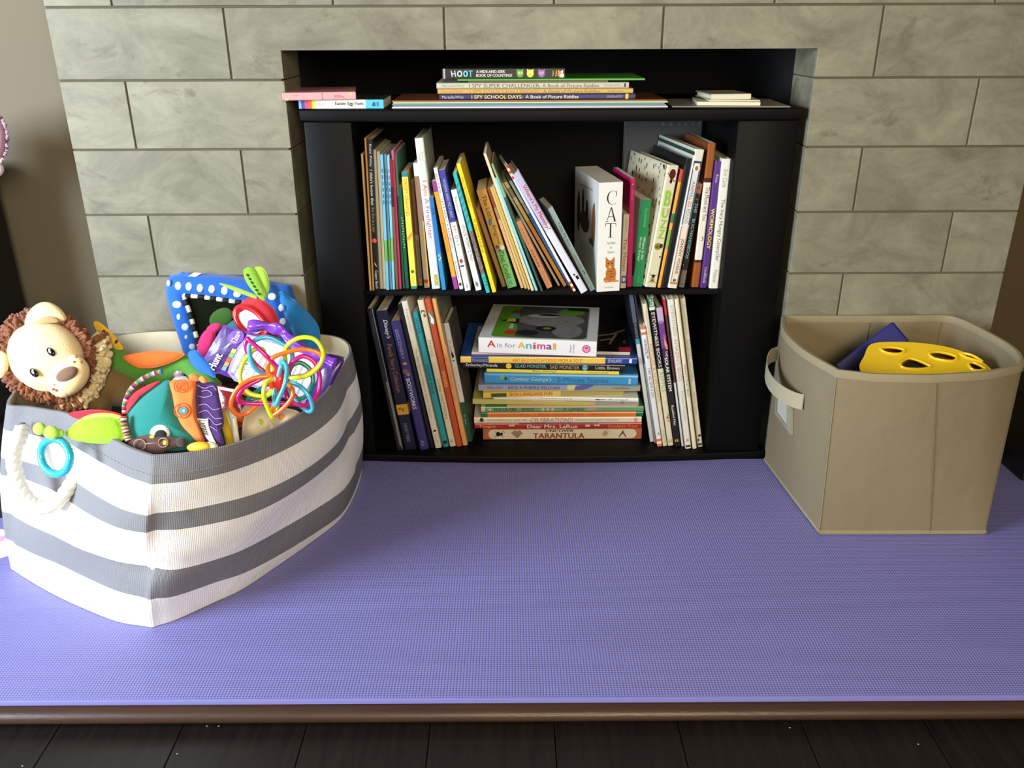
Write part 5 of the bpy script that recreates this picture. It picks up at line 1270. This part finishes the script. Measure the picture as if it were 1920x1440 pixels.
mb = MB(); mb.puff(f, [(490, 562), (476, 548), (462, 530), (456, 512), (459, 503), (470, 502), (482, 514), (492, 534), (497, 552)], 5, LM, z=8)
for k in range(6): mb.ell(f, (464+k*4.2, 516+k*7, 13.5), (3.5, 2, 1.5), mat((30, 74, 66), .8), rot=.8, seg=8, rings=5)
mb.build('leaf', app, smooth=True)
mb = MB(); mb.puff(f, [(492, 564), (486, 545), (476, 520), (474, 506), (481, 500), (494, 503), (503, 520), (505, 540), (500, 556)], 5, LM2, z=2); mb.build('leaf', app, smooth=True)
mb = MB(); mb.puff(f, [(480, 560), (462, 554), (438, 545), (414, 534), (413, 531), (432, 535), (458, 544), (478, 553)], 3, LM2, z=6); mb.build('leaf', app, smooth=True)
# -- magenta petals
pet, f = at_toy('petal_toy', (390, 640), onz(390, 640, .40), 'magenta plush petals poking out between mirror toy and purple packet', 'soft toy')
MG_ = plush((206, 36, 110), s=400)
mb = MB(); mb.puff(f, [(368, 668), (372, 640), (382, 622), (394, 616), (404, 624), (400, 650), (386, 672), (374, 676)], 10, MG_, z=34); mb.build('petal', pet, smooth=True)
mb = MB(); mb.puff(f, [(386, 620), (394, 609), (408, 606), (416, 612), (408, 622), (396, 630)], 7, MG_, z=28); mb.build('petal', pet, smooth=True)
# -- purple packet
pk, f = at_toy('toy_packet', (500, 680), onz(500, 680, .395), 'purple toy packet with white instruction panel lying under the ring rattle', 'packet')
def Q(a, b, z=0):     # packet plane: a along its long side, b down its short side
    tl, tr, br, bl = Vector((419, 609)), Vector((634, 672)), Vector((596, 772)), Vector((374, 686))
    p = (tl*(1-a)+tr*a)*(1-b)+(bl*(1-a)+br*a)*b
    return f(p.x, p.y, 26+z-26*b+5*math.sin(a*7)*math.sin(b*3.1))
PU = mat((96, 44, 146), .32, .4, 60, coat=.4); PUD = mat((66, 34, 112), .32, .3, 60, coat=.4); LAV = mat((176, 164, 222), .35, coat=.3); PW = mat((234, 234, 236), .4); PB = mat((70, 64, 90), .5)
mb = MB(); n = 16; vs = []; fs = []
for i in range(n+1):
    for j in range(n+1): vs.append(Q(i/n, j/n))
for i in range(n+1):
    for j in range(n+1): vs.append(Q(i/n, j/n, -7))
for i in range(n):
    for j in range(n):
        a = i*(n+1)+j; fs.append((a, a+1, a+n+2, a+n+1)); b = a+(n+1)**2; fs.append((b, b+n+1, b+n+2, b+1))
for i in range(n):
    for (a, b) in ((i, i+1), (n*(n+1)+i+1, n*(n+1)+i), ((i+1)*(n+1), i*(n+1)), (i*(n+1)+n, (i+1)*(n+1)+n)): fs.append((a, b, b+(n+1)**2, a+(n+1)**2))
mb.add(vs, fs, PU); mb.build('packet_body', pk, smooth=True, angle=50)
mb = MB()
def patchq(pts, z, m, k=8):
    # a panel laid on the curved packet
    c = (sum(p[0] for p in pts)/len(pts), sum(p[1] for p in pts)/len(pts))
    for i in range(len(pts)):
        a, b = pts[i], pts[(i+1) % len(pts)]
        for t in range(4):
            p = (a[0]+(b[0]-a[0])*t/4, a[1]+(b[1]-a[1])*t/4); q = (a[0]+(b[0]-a[0])*(t+1)/4, a[1]+(b[1]-a[1])*(t+1)/4)
            m1 = ((p[0]+c[0])/2, (p[1]+c[1])/2); m2 = ((q[0]+c[0])/2, (q[1]+c[1])/2)
            mb.poly([Q(*p, z), Q(*q, z), Q(*m2, z), Q(*m1, z)], m); mb.poly([Q(*m1, z), Q(*m2, z), Q(*c, z)], m)
patchq([(.03, .05), (.16, .05), (.16, .97), (.03, .97)], .8, PUD)
patchq([(.22, .05), (.45, .02), (.86, .06), (.9, .5), (.88, .95), (.3, 1.03), (.22, .92), (.19, .5)], 1.4, LAV)
patchq([(.24, .1), (.45, .07), (.84, .12), (.86, .5), (.84, .9), (.32, .97), (.24, .86), (.22, .5)], 2.2, PW)
circ = [(.145+.062*math.cos(2*math.pi*i/16), .17+.16*math.sin(2*math.pi*i/16)) for i in range(16)]
patchq(circ, 3.0, mat((120, 70, 176), .35))
for k, c in enumerate(((226, 220, 90), (120, 190, 90), (226, 90, 60), (240, 160, 80), (110, 170, 220))):
    patchq([(.165, .42+k*.1), (.2, .42+k*.1), (.2, .51+k*.1), (.165, .51+k*.1)], 2.5, mat(c, .4))
def ptext(body, a0, b0, a1, b1, h, m, bold=.01, z=4):
    # text runs from (a0,b0) towards (a1,b1); letters stand h high towards larger a ... turned with the short side
    put_text(mb, body, lambda t, u: Q(a0+(a1-a0)*t-h*(u-.5)*1.0, b0+(b1-b0)*t, z), m, bold)
ptext('12m+', .145, .29, .145, .04, .05, PW, .02)
ptext('Hunt', .09, .98, .09, .62, .065, PW, .025)
ptext('Developmental Stage', .27, .93, .275, .22, .035, mat((40, 36, 60), .5), .006)
ptext('12-18 Months', .315, .8, .32, .3, .035, mat((40, 36, 60), .5), .006)
random.seed(5)
for i in range(10):
    ptext('as a child loves to imitate, the family and everything in it', .365+i*.048, .9, .365+i*.048, .18+random.uniform(0, .1), .02, PB, .002)
mb.build('printed_panel', pk)
mb = MB(); PUS = mat((134, 66, 206), .3, .6, 90, coat=.3)
rp = [(466, 610), (500, 610), (525, 616), (545, 636), (575, 655), (605, 668), (628, 680)]
for k in range(2):
    P0 = spline([f(u, v+k*5, 46-k*10) for u, v in rp], 8)
    mb.tube(P0, lambda q, a, k=k: f.k*(7+2.5*math.sin(q*26+k)+1.6*math.sin(a*3+q*14)), PUS, seg=12)
mb.build('crumpled_seal', pk, smooth=True)
mb = MB(); mb.puff(f, [(600, 668), (640, 668), (646, 678), (632, 706), (612, 740), (600, 730)], 8, PUD, z=14); mb.build('crumpled_end', pk, smooth=True)
# -- ring rattle of coloured loops
lp, f = at_toy('loop_rattle', (520, 715), onz(520, 715, .43), 'ring rattle of looping magenta, lime, orange and blue tubes around a red block', 'rattle')
def gl(c): return mat(c, .22, coat=.6)
MAG, LIM, ORA, TUR, GRE = gl((206, 20, 130)), gl((206, 224, 36)), gl((244, 112, 34)), gl((70, 172, 206)), gl((20, 140, 116))
loops = [
 (MAG, [(528, 700, 22), (500, 668, 44), (470, 640, 50), (463, 636, 46), (462, 655, 40), (478, 682, 22), (505, 702, 14)]),
 (MAG, [(545, 712, 22), (556, 690, 34), (545, 672, 44), (510, 645, 46), (480, 630, 46), (520, 676, 34), (552, 712, 40), (548, 716, 30)]) if False else
 (MAG, [(540, 700, 16), (548, 680, 26), (568, 668, 26), (590, 680, 20), (600, 712, 14), (592, 745, 12), (570, 760, 10), (545, 752, 4), (536, 735, 6)]),
 (MAG, [(508, 706, 20), (478, 716, 30), (455, 730, 34), (446, 748, 30), (460, 756, 18), (520, 757, 0), (560, 755, -6), (540, 730, 0)]),
 (LIM, [(516, 700, 16), (498, 668, 26), (490, 654, 30), (470, 660, 34), (452, 690, 36), (452, 718, 34), (470, 738, 28), (498, 742, 20), (512, 730, 14)]),
 (LIM, [(535, 680, 16), (536, 652, 36), (560, 634, 46), (590, 636, 46), (606, 660, 40), (600, 684, 34), (580, 702, 30), (556, 708, 26), (540, 706, 20)]),
 (LIM, [(516, 712, 30), (500, 716, 42), (494, 738, 44), (500, 760, 36), (512, 782, 24), (520, 760, 20), (516, 735, 20), (512, 722, 22)]),
 (ORA, [(520, 712, 20), (502, 694, 32), (510, 672, 40), (540, 660, 42), (572, 655, 40), (600, 664, 34), (602, 680, 26), (575, 702, 14), (545, 708, 10)]),
 (ORA, [(512, 708, 22), (480, 708, 34), (452, 722, 38), (436, 745, 34), (434, 765, 26), (448, 778, 16), (470, 770, 6), (505, 735, 8)]),
 (ORA, [(535, 718, 26), (548, 730, 38), (546, 748, 40), (528, 768, 34), (510, 778, 24), (516, 750, 16), (526, 730, 18)]),
 (TUR, [(505, 702, 18), (478, 690, 34), (468, 664, 42), (470, 644, 44), (500, 632, 40), (530, 645, 30), (548, 665, 22), (540, 690, 14)]),
 (TUR, [(530, 678, 34), (538, 690, 44), (534, 720, 50), (524, 745, 44), (516, 760, 36), (514, 740, 26), (520, 715, 30), (526, 690, 36)]),
 (TUR, [(540, 718, 20), (562, 724, 28), (580, 744, 26), (586, 766, 16), (575, 770, 6), (550, 745, 6)]),
 (GRE, [(545, 690, 6), (562, 680, 4), (582, 694, 0), (586, 720, -2), (570, 745, -4), (548, 745, -2), (540, 720, 0)]),
 (GRE, [(505, 720, 8), (488, 730, 14), (468, 746, 12), (466, 754, 4), (490, 748, -4), (510, 735, 0)]),
]
for m, P in loops:
    mb = MB(); P = [f(x, y, z+10) for x, y, z in P]
    mb.tube(spline(P, 10, True), 4.2*f.k, m, seg=12, closed=True); mb.build('loop_tube', lp, smooth=True)
REDC = mat((222, 44, 30), .25, coat=.5)
mb = MB(); mb.ell(f, (520, 712, 30), (17, 22, 17), REDC, rot=.3, seg=24, rings=14, bend=lambda x, y, z: (x*(1+.12*math.copysign(1, x)*0), y, z))
random.seed(8)
for i in range(16):
    a = random.uniform(0, 6.28); b = random.uniform(.1, .9); mb.ell(f, (520+15*math.cos(a)*b, 712+20*math.sin(a)*b, 30+17*math.sqrt(max(0, 1-b*b))), (1.6, 1.6, 1.6), REDC, seg=8, rings=6)
mb.build('centre_block', lp, smooth=True)
# -- patchwork whale
wh, f = at_toy('plush_whale', (320, 780), onz(320, 780, .385), 'patchwork plush whale in teal, orange and purple lying at the front of the basket', 'soft toy')
TE = plush((18, 128, 122), s=500); OR2 = plush((240, 124, 48), s=500); PUR = plush((70, 40, 110), s=500); RE2 = plush((214, 30, 54), s=500); BRN = plush((86, 60, 56), s=500)
body = lambda x, y: 26*math.sqrt(max(.05, 1-((x-330)/110)**2-((y-780)/80)**2))
mb = MB(); mb.puff(f, [(237, 782), (242, 768), (262, 745), (290, 724), (318, 713), (328, 740), (340, 775), (356, 808), (372, 826), (360, 840), (320, 846), (270, 844), (240, 826), (235, 802)], 34, TE, z=0, n=10); mb.build('body', wh, smooth=True)
mb = MB(); mb.puff(f, [(318, 715), (342, 712), (367, 714), (367, 750), (371, 790), (384, 826), (374, 830), (356, 816), (338, 796), (327, 768), (322, 740)], 24, OR2, z=12, n=10, flat=5)
for (u, v, R_) in ((339, 724, 13), (342, 770, 15)):
    for r in (R_, R_*.62): mb.tube([f(u+r*math.cos(a), v+r*.9*math.sin(a), 37.5) for a in [2*math.pi*i/26 for i in range(26)]], 1.1*f.k, plush((206, 96, 30)), seg=6, closed=True)
mb.build('patch', wh, smooth=True)
mb = MB(); mb.ell(f, (345, 770, 37), (8.5, 7, 2), plush((40, 150, 176))); mb.ell(f, (345, 770, 39), (2.6, 2.6, 1), plush((240, 220, 80))); mb.build('embroidered_flower', wh, smooth=True)
mb = MB(); mb.puff(f, [(365, 716), (385, 717), (404, 718), (412, 746), (420, 792), (414, 806), (420, 828), (412, 836), (392, 830), (376, 820), (369, 780)], 12, PUR, z=12, n=8, flat=5)
LV = plush((176, 150, 200))
for pts in ([(370, 722), (384, 728), (398, 724), (406, 732)], [(370, 742), (384, 745), (398, 740), (390, 732), (378, 734)], [(371, 760), (386, 758), (400, 768), (412, 766)], [(372, 774), (388, 770), (402, 784), (416, 784)], [(374, 800), (390, 784), (404, 796), (416, 794)], [(376, 812), (392, 800), (408, 808)]):
    mb.tube(spline([f(u, v, 24.5) for u, v in pts], 6), .8*f.k, LV, seg=6)
mb.build('tail_patch', wh, smooth=True)
mb = MB(); mb.puff(f, [(236, 776), (238, 756), (250, 738), (276, 722), (300, 714), (288, 726), (262, 744), (244, 766)], 9, RE2, z=4); mb.build('cheek_patch', wh, smooth=True)
mb = MB(); cols = [(240, 130, 50), (236, 232, 224), (80, 50, 130), (214, 40, 60), (120, 170, 60), (40, 120, 190)]
pth = spline([f(u, v, -8) for u, v in ((233, 776), (234, 756), (244, 732), (262, 714), (284, 702), (304, 696))], 12)
for i in range(len(pth)-2):
    if i % 2 == 0: mb.tube(pth[i:i+3], 4.6*f.k, plush(cols[(i//2) % 6]), seg=8)
mb.build('ribbon_trim', wh, smooth=True)
mb = MB(); mb.ell(f, (300, 812, 30), (19, 17, 9), plush((238, 238, 236)), seg=24); o = mb.build('eye', wh, smooth=True)
mb = MB(); mb.ell(f, (301, 815, 35), (12.5, 11, 6), plush((20, 22, 24)), seg=20); mb.build('pupil', o, smooth=True)
mb = MB(); mb.puff(f, [(236, 836), (252, 822), (280, 815), (310, 817), (336, 822), (350, 830), (338, 836), (318, 842), (300, 850), (270, 852), (250, 846)], 13, BRN, z=34)
for (u, v, a, b) in ((262, 834, 11, 10), (306, 830, 9, 8.5)):
    mb.tube([f(u+a*math.cos(t), v+b*math.sin(t), 47) for t in [2*math.pi*i/26 for i in range(26)]], 1.1*f.k, plush((170, 130, 116)), seg=6, closed=True)
mb.tube([f(273, 832, 47.5), f(285, 831, 48), f(297, 830, 47.5)], 1.0*f.k, plush((170, 130, 116)), seg=6)
mb.ell(f, (309, 830, 47), (4, 4.5, 1.5), plush((206, 220, 60))); mb.ell(f, (285, 819, 44), (5, 3, 1.5), plush((220, 200, 60)))
mb.ell(f, (340, 829, 40), (11, 9, 8), plush((60, 44, 40))); mb.build('lip', wh, smooth=True)
mb = MB(); mb.ell(f, (365, 708, 22), (12, 7, 8), OR2, rot=.3); mb.ell(f, (381, 712, 26), (9, 6, 8), plush((244, 150, 60)), rot=.4); mb.build('knot', wh, smooth=True)
mb = MB(); mb.puff(f, [(122, 812), (136, 798), (158, 786), (190, 780), (220, 784), (232, 800), (236, 816), (226, 828), (196, 832), (164, 830), (136, 824)], 15, plush((156, 208, 38), s=300), z=22); mb.build('fin', wh, smooth=True)
mb = MB(); mb.puff(f, [(134, 800), (158, 781), (190, 774), (222, 778), (230, 786), (200, 782), (160, 790)], 7, plush((238, 216, 96)), z=18); mb.puff(f, [(128, 776), (150, 770), (185, 768), (224, 775), (228, 784), (190, 778), (150, 786)], 8, RE2, z=8); mb.build('fin', wh, smooth=True)
mb = MB(); LG = plush((168, 214, 76), s=300); mb.ell(f, (74, 804, 30), (13, 12, 11), LG); mb.ell(f, (96, 811, 32), (16, 13, 12), LG, rot=.2); mb.ell(f, (112, 812, 28), (9, 8, 8), LG); mb.build('knotted_end', wh, smooth=True)
mb = MB(); sc = [(206, 60, 70), (236, 226, 206), (90, 40, 60), (220, 120, 110), (50, 110, 110), (230, 220, 90)]
pth = spline([f(u, v, 28) for u, v in ((231, 780), (234, 800), (238, 815), (241, 828))], 5)
for i in range(len(pth)-1): mb.tube(pth[i:i+2], 6*f.k, plush(sc[i % 6]), seg=8)
mb.build('striped_loop', wh, smooth=True)
mb = MB(); n = 72
def ringpt(a): return f(104+27*math.cos(a)*1.0+3*math.sin(a), 856+33*math.sin(a), 16+18*math.cos(a))
mb.tube([ringpt(2*math.pi*i/n) for i in range(n)], lambda q, a: f.k*(7.2+.7*math.sin(q*2*math.pi*40)), mat((40, 176, 206), .35, coat=.3), seg=12, closed=True)
mb.build('teething_ring', wh, smooth=True)
mb = MB(); mb.poly([f(369, 784, 26), f(390, 786, 27), f(391, 800, 26), f(400, 822, 24), f(410, 840, 22), f(404, 842, 22), f(386, 820, 25)], mat((226, 222, 214), .8)); 
put_text(mb, 'Lamaze', lambda t, u: f(374+13*u-2+t*10, 788+t*28, 27.2), mat((40, 36, 40), .6), .01)
mb.build('cloth_tag', wh)
# -- small things round the whale
wp, f = at_toy('cloth_wrap', (500, 800), onz(500, 800, .335), 'crumpled white cloth with coloured dots at the right front of the basket', 'cloth')
CW = fabric((226, 214, 188), 600, .4)
mb = MB(); mb.puff(f, [(456, 850), (454, 812), (458, 782), (474, 762), (500, 760), (530, 764), (560, 772), (566, 790), (540, 806), (512, 828), (480, 846)], 20, CW, z=-14, n=12, dz=lambda x, y: 8*math.sin((x-y)*.07)+4*math.sin((x+y)*.12)); mb.puff(f, [(496, 822), (502, 800), (508, 792), (520, 812), (514, 834)], 9, CW, z=10)
mb.puff(f, [(452, 775), (462, 758), (490, 752), (520, 758), (500, 770), (470, 786)], 10, CW, z=-22); mb.build('cloth_body', wp, smooth=True)
mb = MB(); dotz = lambda x, y: 7+8*math.sin((x-y)*.07)+4*math.sin((x+y)*.12)
for u, v, c in ((488, 791, (176, 200, 80)), (528, 782, (230, 140, 80)), (502, 765, (240, 190, 70))): mb.ell(f, (u, v, dotz(u, v)-3.5), (6, 6, 3.5), mat(c, .9), seg=12, rings=6)
mb.build('printed_dot', wp, smooth=True)
lk, f = at_toy('plastic_link', (440, 795), onz(440, 800, .345), 'white plastic link standing upright beside the dotted cloth', 'toy link')
WPl = mat((232, 228, 216), .3, coat=.4)
mb = MB(); mb.tube(spline([f(x, y, z) for x, y, z in ((444, 830, 26), (440, 800, 32), (436, 775, 32), (432, 765, 24), (428, 775, 8), (430, 800, 2), (436, 830, 6))], 8), 5.4*f.k, WPl, seg=12); mb.tube([f(434, 768, 31), f(438, 786, 33)], 7*f.k, WPl, seg=12); mb.build('link_body', lk, smooth=True)
og, f = at_toy('teether_ring', (455, 760), onz(455, 770, .345), 'orange ring lying half hidden behind the white plastic link', 'teether')
mb = MB(); mb.tube([f(455+22*math.cos(a), 762+26*math.sin(a), 6+8*math.sin(a)) for a in [2*math.pi*i/30 for i in range(30)]], 4.4*f.k, ORA, seg=10, closed=True); mb.build('ring_body', og, smooth=True)
rb, f = at_toy('plastic_bag', (425, 745), onz(425, 745, .345), 'clear red-tinted plastic pouch between the whale and the ring rattle', 'pouch')
mb = MB(); mb.puff(f, [(405, 724), (430, 728), (450, 736), (462, 770), (455, 800), (420, 800), (408, 770)], 9, mat((150, 40, 36), .2, .5, 80, coat=.6), z=-10); mb.poly([f(406, 724, -2), f(440, 730, 0), f(440, 736, 1), f(406, 729, -1)], mat((226, 206, 200), .4)); mb.build('pouch_body', rb, smooth=True)
ye, f = at_toy('teether_bead', (375, 838), onz(375, 838, .35), 'yellow and white soft rubber teether end at the front rim of the basket', 'teether')
mb = MB(); mb.ell(f, (373, 838, 24), (23, 10, 10), mat((232, 190, 44), .45), rot=-.08); mb.ell(f, (396, 836, 20), (13, 8, 8), mat((226, 212, 172), .5), rot=.2); mb.build('bead_body', ye, smooth=True)
ys2, f = at_toy('yellow_strap', (425, 810), onz(425, 815, .335), 'dull yellow strap hanging down beside the purple whale tail', 'strap')
mb = MB(); mb.tube(spline([f(x, y, z) for x, y, z in ((414, 770, 4), (420, 790, 8), (428, 815, 6), (432, 840, 2))], 6), lambda q, a: f.k*(6.5+2*math.cos(a*2)), plush((206, 172, 36)), seg=10); mb.build('strap_body', ys2, smooth=True)
pr, f = at_toy('plastic_bauble', (335, 700), onz(335, 705, .36), 'frosted lilac plastic knob showing behind the whale', 'toy')
mb = MB(); mb.ell(f, (335, 698, 6), (11, 11, 9), mat((170, 150, 160), .25, coat=.5)); mb.ell(f, (340, 712, 8), (16, 8, 6), mat((196, 190, 192), .35)); mb.build('knob_body', pr, smooth=True)
fl_, f = at_toy('printed_cloth', (300, 705), onz(300, 710, .345), 'dark brown printed cloth sagging between the whale and the green bug', 'cloth')
mb = MB(); mb.puff(f, [(250, 735), (264, 705), (300, 690), (340, 684), (380, 700), (410, 725), (400, 760), (300, 760)], 10, mat((92, 66, 40), .9, .3, 200, .5, 30), z=-24); mb.build('cloth_body', fl_, smooth=True)
fill, f = at_toy('dark_fill', (300, 780), onz(300, 780, .26), 'dark sheet filling the basket beneath the heap of toys', 'blanket')
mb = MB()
DKB = mat((40, 34, 32), .95, .5, 60)  # plain dark filler sheet spanning the basket below the toys
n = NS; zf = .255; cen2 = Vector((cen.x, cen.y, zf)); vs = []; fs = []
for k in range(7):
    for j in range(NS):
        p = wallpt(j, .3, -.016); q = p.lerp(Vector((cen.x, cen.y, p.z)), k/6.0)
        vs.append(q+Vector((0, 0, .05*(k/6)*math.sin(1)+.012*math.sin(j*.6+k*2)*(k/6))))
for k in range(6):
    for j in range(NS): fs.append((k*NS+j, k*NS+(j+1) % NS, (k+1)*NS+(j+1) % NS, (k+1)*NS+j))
mb.add(vs, fs, DKB); mb.build('fill_body', fill, smooth=True)
# ------------------------------------------------------------------ things at the edges
st = empty('equipment_stand', (-1.2, -.13, 0), 'black stand cut off by the left edge behind the toy basket', 'stand')
mb = MB(); mb.box((-1.45, -.27, .001), (-1.17, .12, .03), mat((16, 16, 17), .4), bev=.004); mb.build('base', st)
mb = MB(); mb.box((-1.6, -.10, .0301), (-1.236, .12, .735), mat((18, 17, 17), .45), bev=.006); mb.build('cabinet_side', st)
mb = MB(); mb.box((-1.40, -.255, .14), (-1.18, -.051, .16), mat((20, 20, 20), .35), bev=.003); mb.box((-1.40, -.25, .27), (-1.18, -.051, .285), mat((20, 20, 20), .35), bev=.003); mb.build('shelf', st)
fz = MB(); pos = ony(-8, 275, -.02)
f = frame(-8, 275, pos); random.seed(4)
LIL = plush((190, 150, 178), s=200); LWH = plush((226, 210, 214), s=200)
lil = empty('fleece_toy', pos, 'lilac fleecy soft toy peeping in at the left edge above the basket', 'soft toy')
fz.ell(f, (-18, 262, 0), (30, 50, 26), LIL, seg=20, rings=14); fz.ell(f, (-70, 285, -10), (62, 58, 50), LIL, seg=24, rings=16); fz.ell(f, (-12, 318, 0), (20, 16, 16), LWH)
for i in range(160):
    a = random.uniform(-1.6, 1.6); tuft(fz, f, -18+29*math.cos(a), 262+49*math.sin(a), random.uniform(-14, 14), a+random.gauss(0, .5), random.uniform(4, 8), 2.6, LIL if a < .7 else LWH)
fz.build('fleece_body', lil, smooth=True)
sb = empty('speaker_box', (1.38, -.02, 0), 'black box standing on the mat beyond the beige bin at the right edge', 'box')
mb = MB(); mb.box((1.215, -.125, .001), (1.58, .10, .20), mat((14, 13, 12), .5), bev=.006); mb.build('box_body', sb)
mb = MB(); mb.box((1.235, -.1285, .02), (1.56, -.1255, .18), mat((8, 8, 8), .8, .8, 500)); mb.build('grille', sb)
mb = MB(); mb.box((SR+.004, .138, 0), (3.0, .1549, .178), mat((206, 196, 160), .5), bev=.003); structure(mb.build('baseboard_right'))
mb = MB(); mb.box((-2.6, .138, 0), (SL-.004, .1549, .13), mat((206, 200, 184), .5), bev=.003); structure(mb.build('baseboard_left'))
# ------------------------------------------------------------------ light
def area(name, loc, target, size, power, col, sy=None, spread=None):
    l = bpy.data.lights.new(name, 'AREA'); l.energy = power; l.color = col; l.size = size
    if sy: l.shape = 'RECTANGLE'; l.size_y = sy
    o = bpy.data.objects.new(name, l); COL.objects.link(o); o.location = loc
    o.rotation_euler = (Vector(target)-Vector(loc)).to_track_quat('-Z', 'Y').to_euler()
    if spread: l.spread = spread
    return o
area('window_light', (-2.5, -1.75, 1.05), (-.4, -.3, .2), 1.1, 120, (.80, .92, 1.05), 1.3)
area('room_light', (.5, -3.6, 1.75), (.2, 0, .4), 1.4, 76, (1.0, .85, .58), 1.2)
def pt(name, loc, p, col, r=.06):
    l = bpy.data.lights.new(name, 'POINT'); l.energy = p; l.color = col; l.shadow_soft_size = r
    o = bpy.data.objects.new(name, l); COL.objects.link(o); o.location = loc
pt('lamp_light', (-1.25, -.10, 1.42), 2.2, (1.0, .74, .42))
w = bpy.data.worlds.new('room'); scene.world = w; w.use_nodes = True
bg = w.node_tree.nodes['Background']; bg.inputs[0].default_value = (.80, .85, 1.0, 1); bg.inputs[1].default_value = .10
# ------------------------------------------------------------------ camera
cd = bpy.data.cameras.new('camera'); cam = bpy.data.objects.new('camera', cd); COL.objects.link(cam)
cd.sensor_fit = 'HORIZONTAL'; cd.sensor_width = 36; cd.lens = F/1920*36; cd.clip_start = .02
R = Matrix((RT, UP, -FW)).transposed().to_4x4()
cam.matrix_world = Matrix.Translation(CAM) @ R
scene.camera = cam
scene.view_settings.view_transform = 'Standard'; scene.view_settings.look = 'None'; scene.view_settings.exposure = .32; scene.view_settings.gamma = 1
scene.cycles.max_bounces = 6; scene.cycles.use_denoising = True
scene.cycles.sample_clamp_indirect = 4
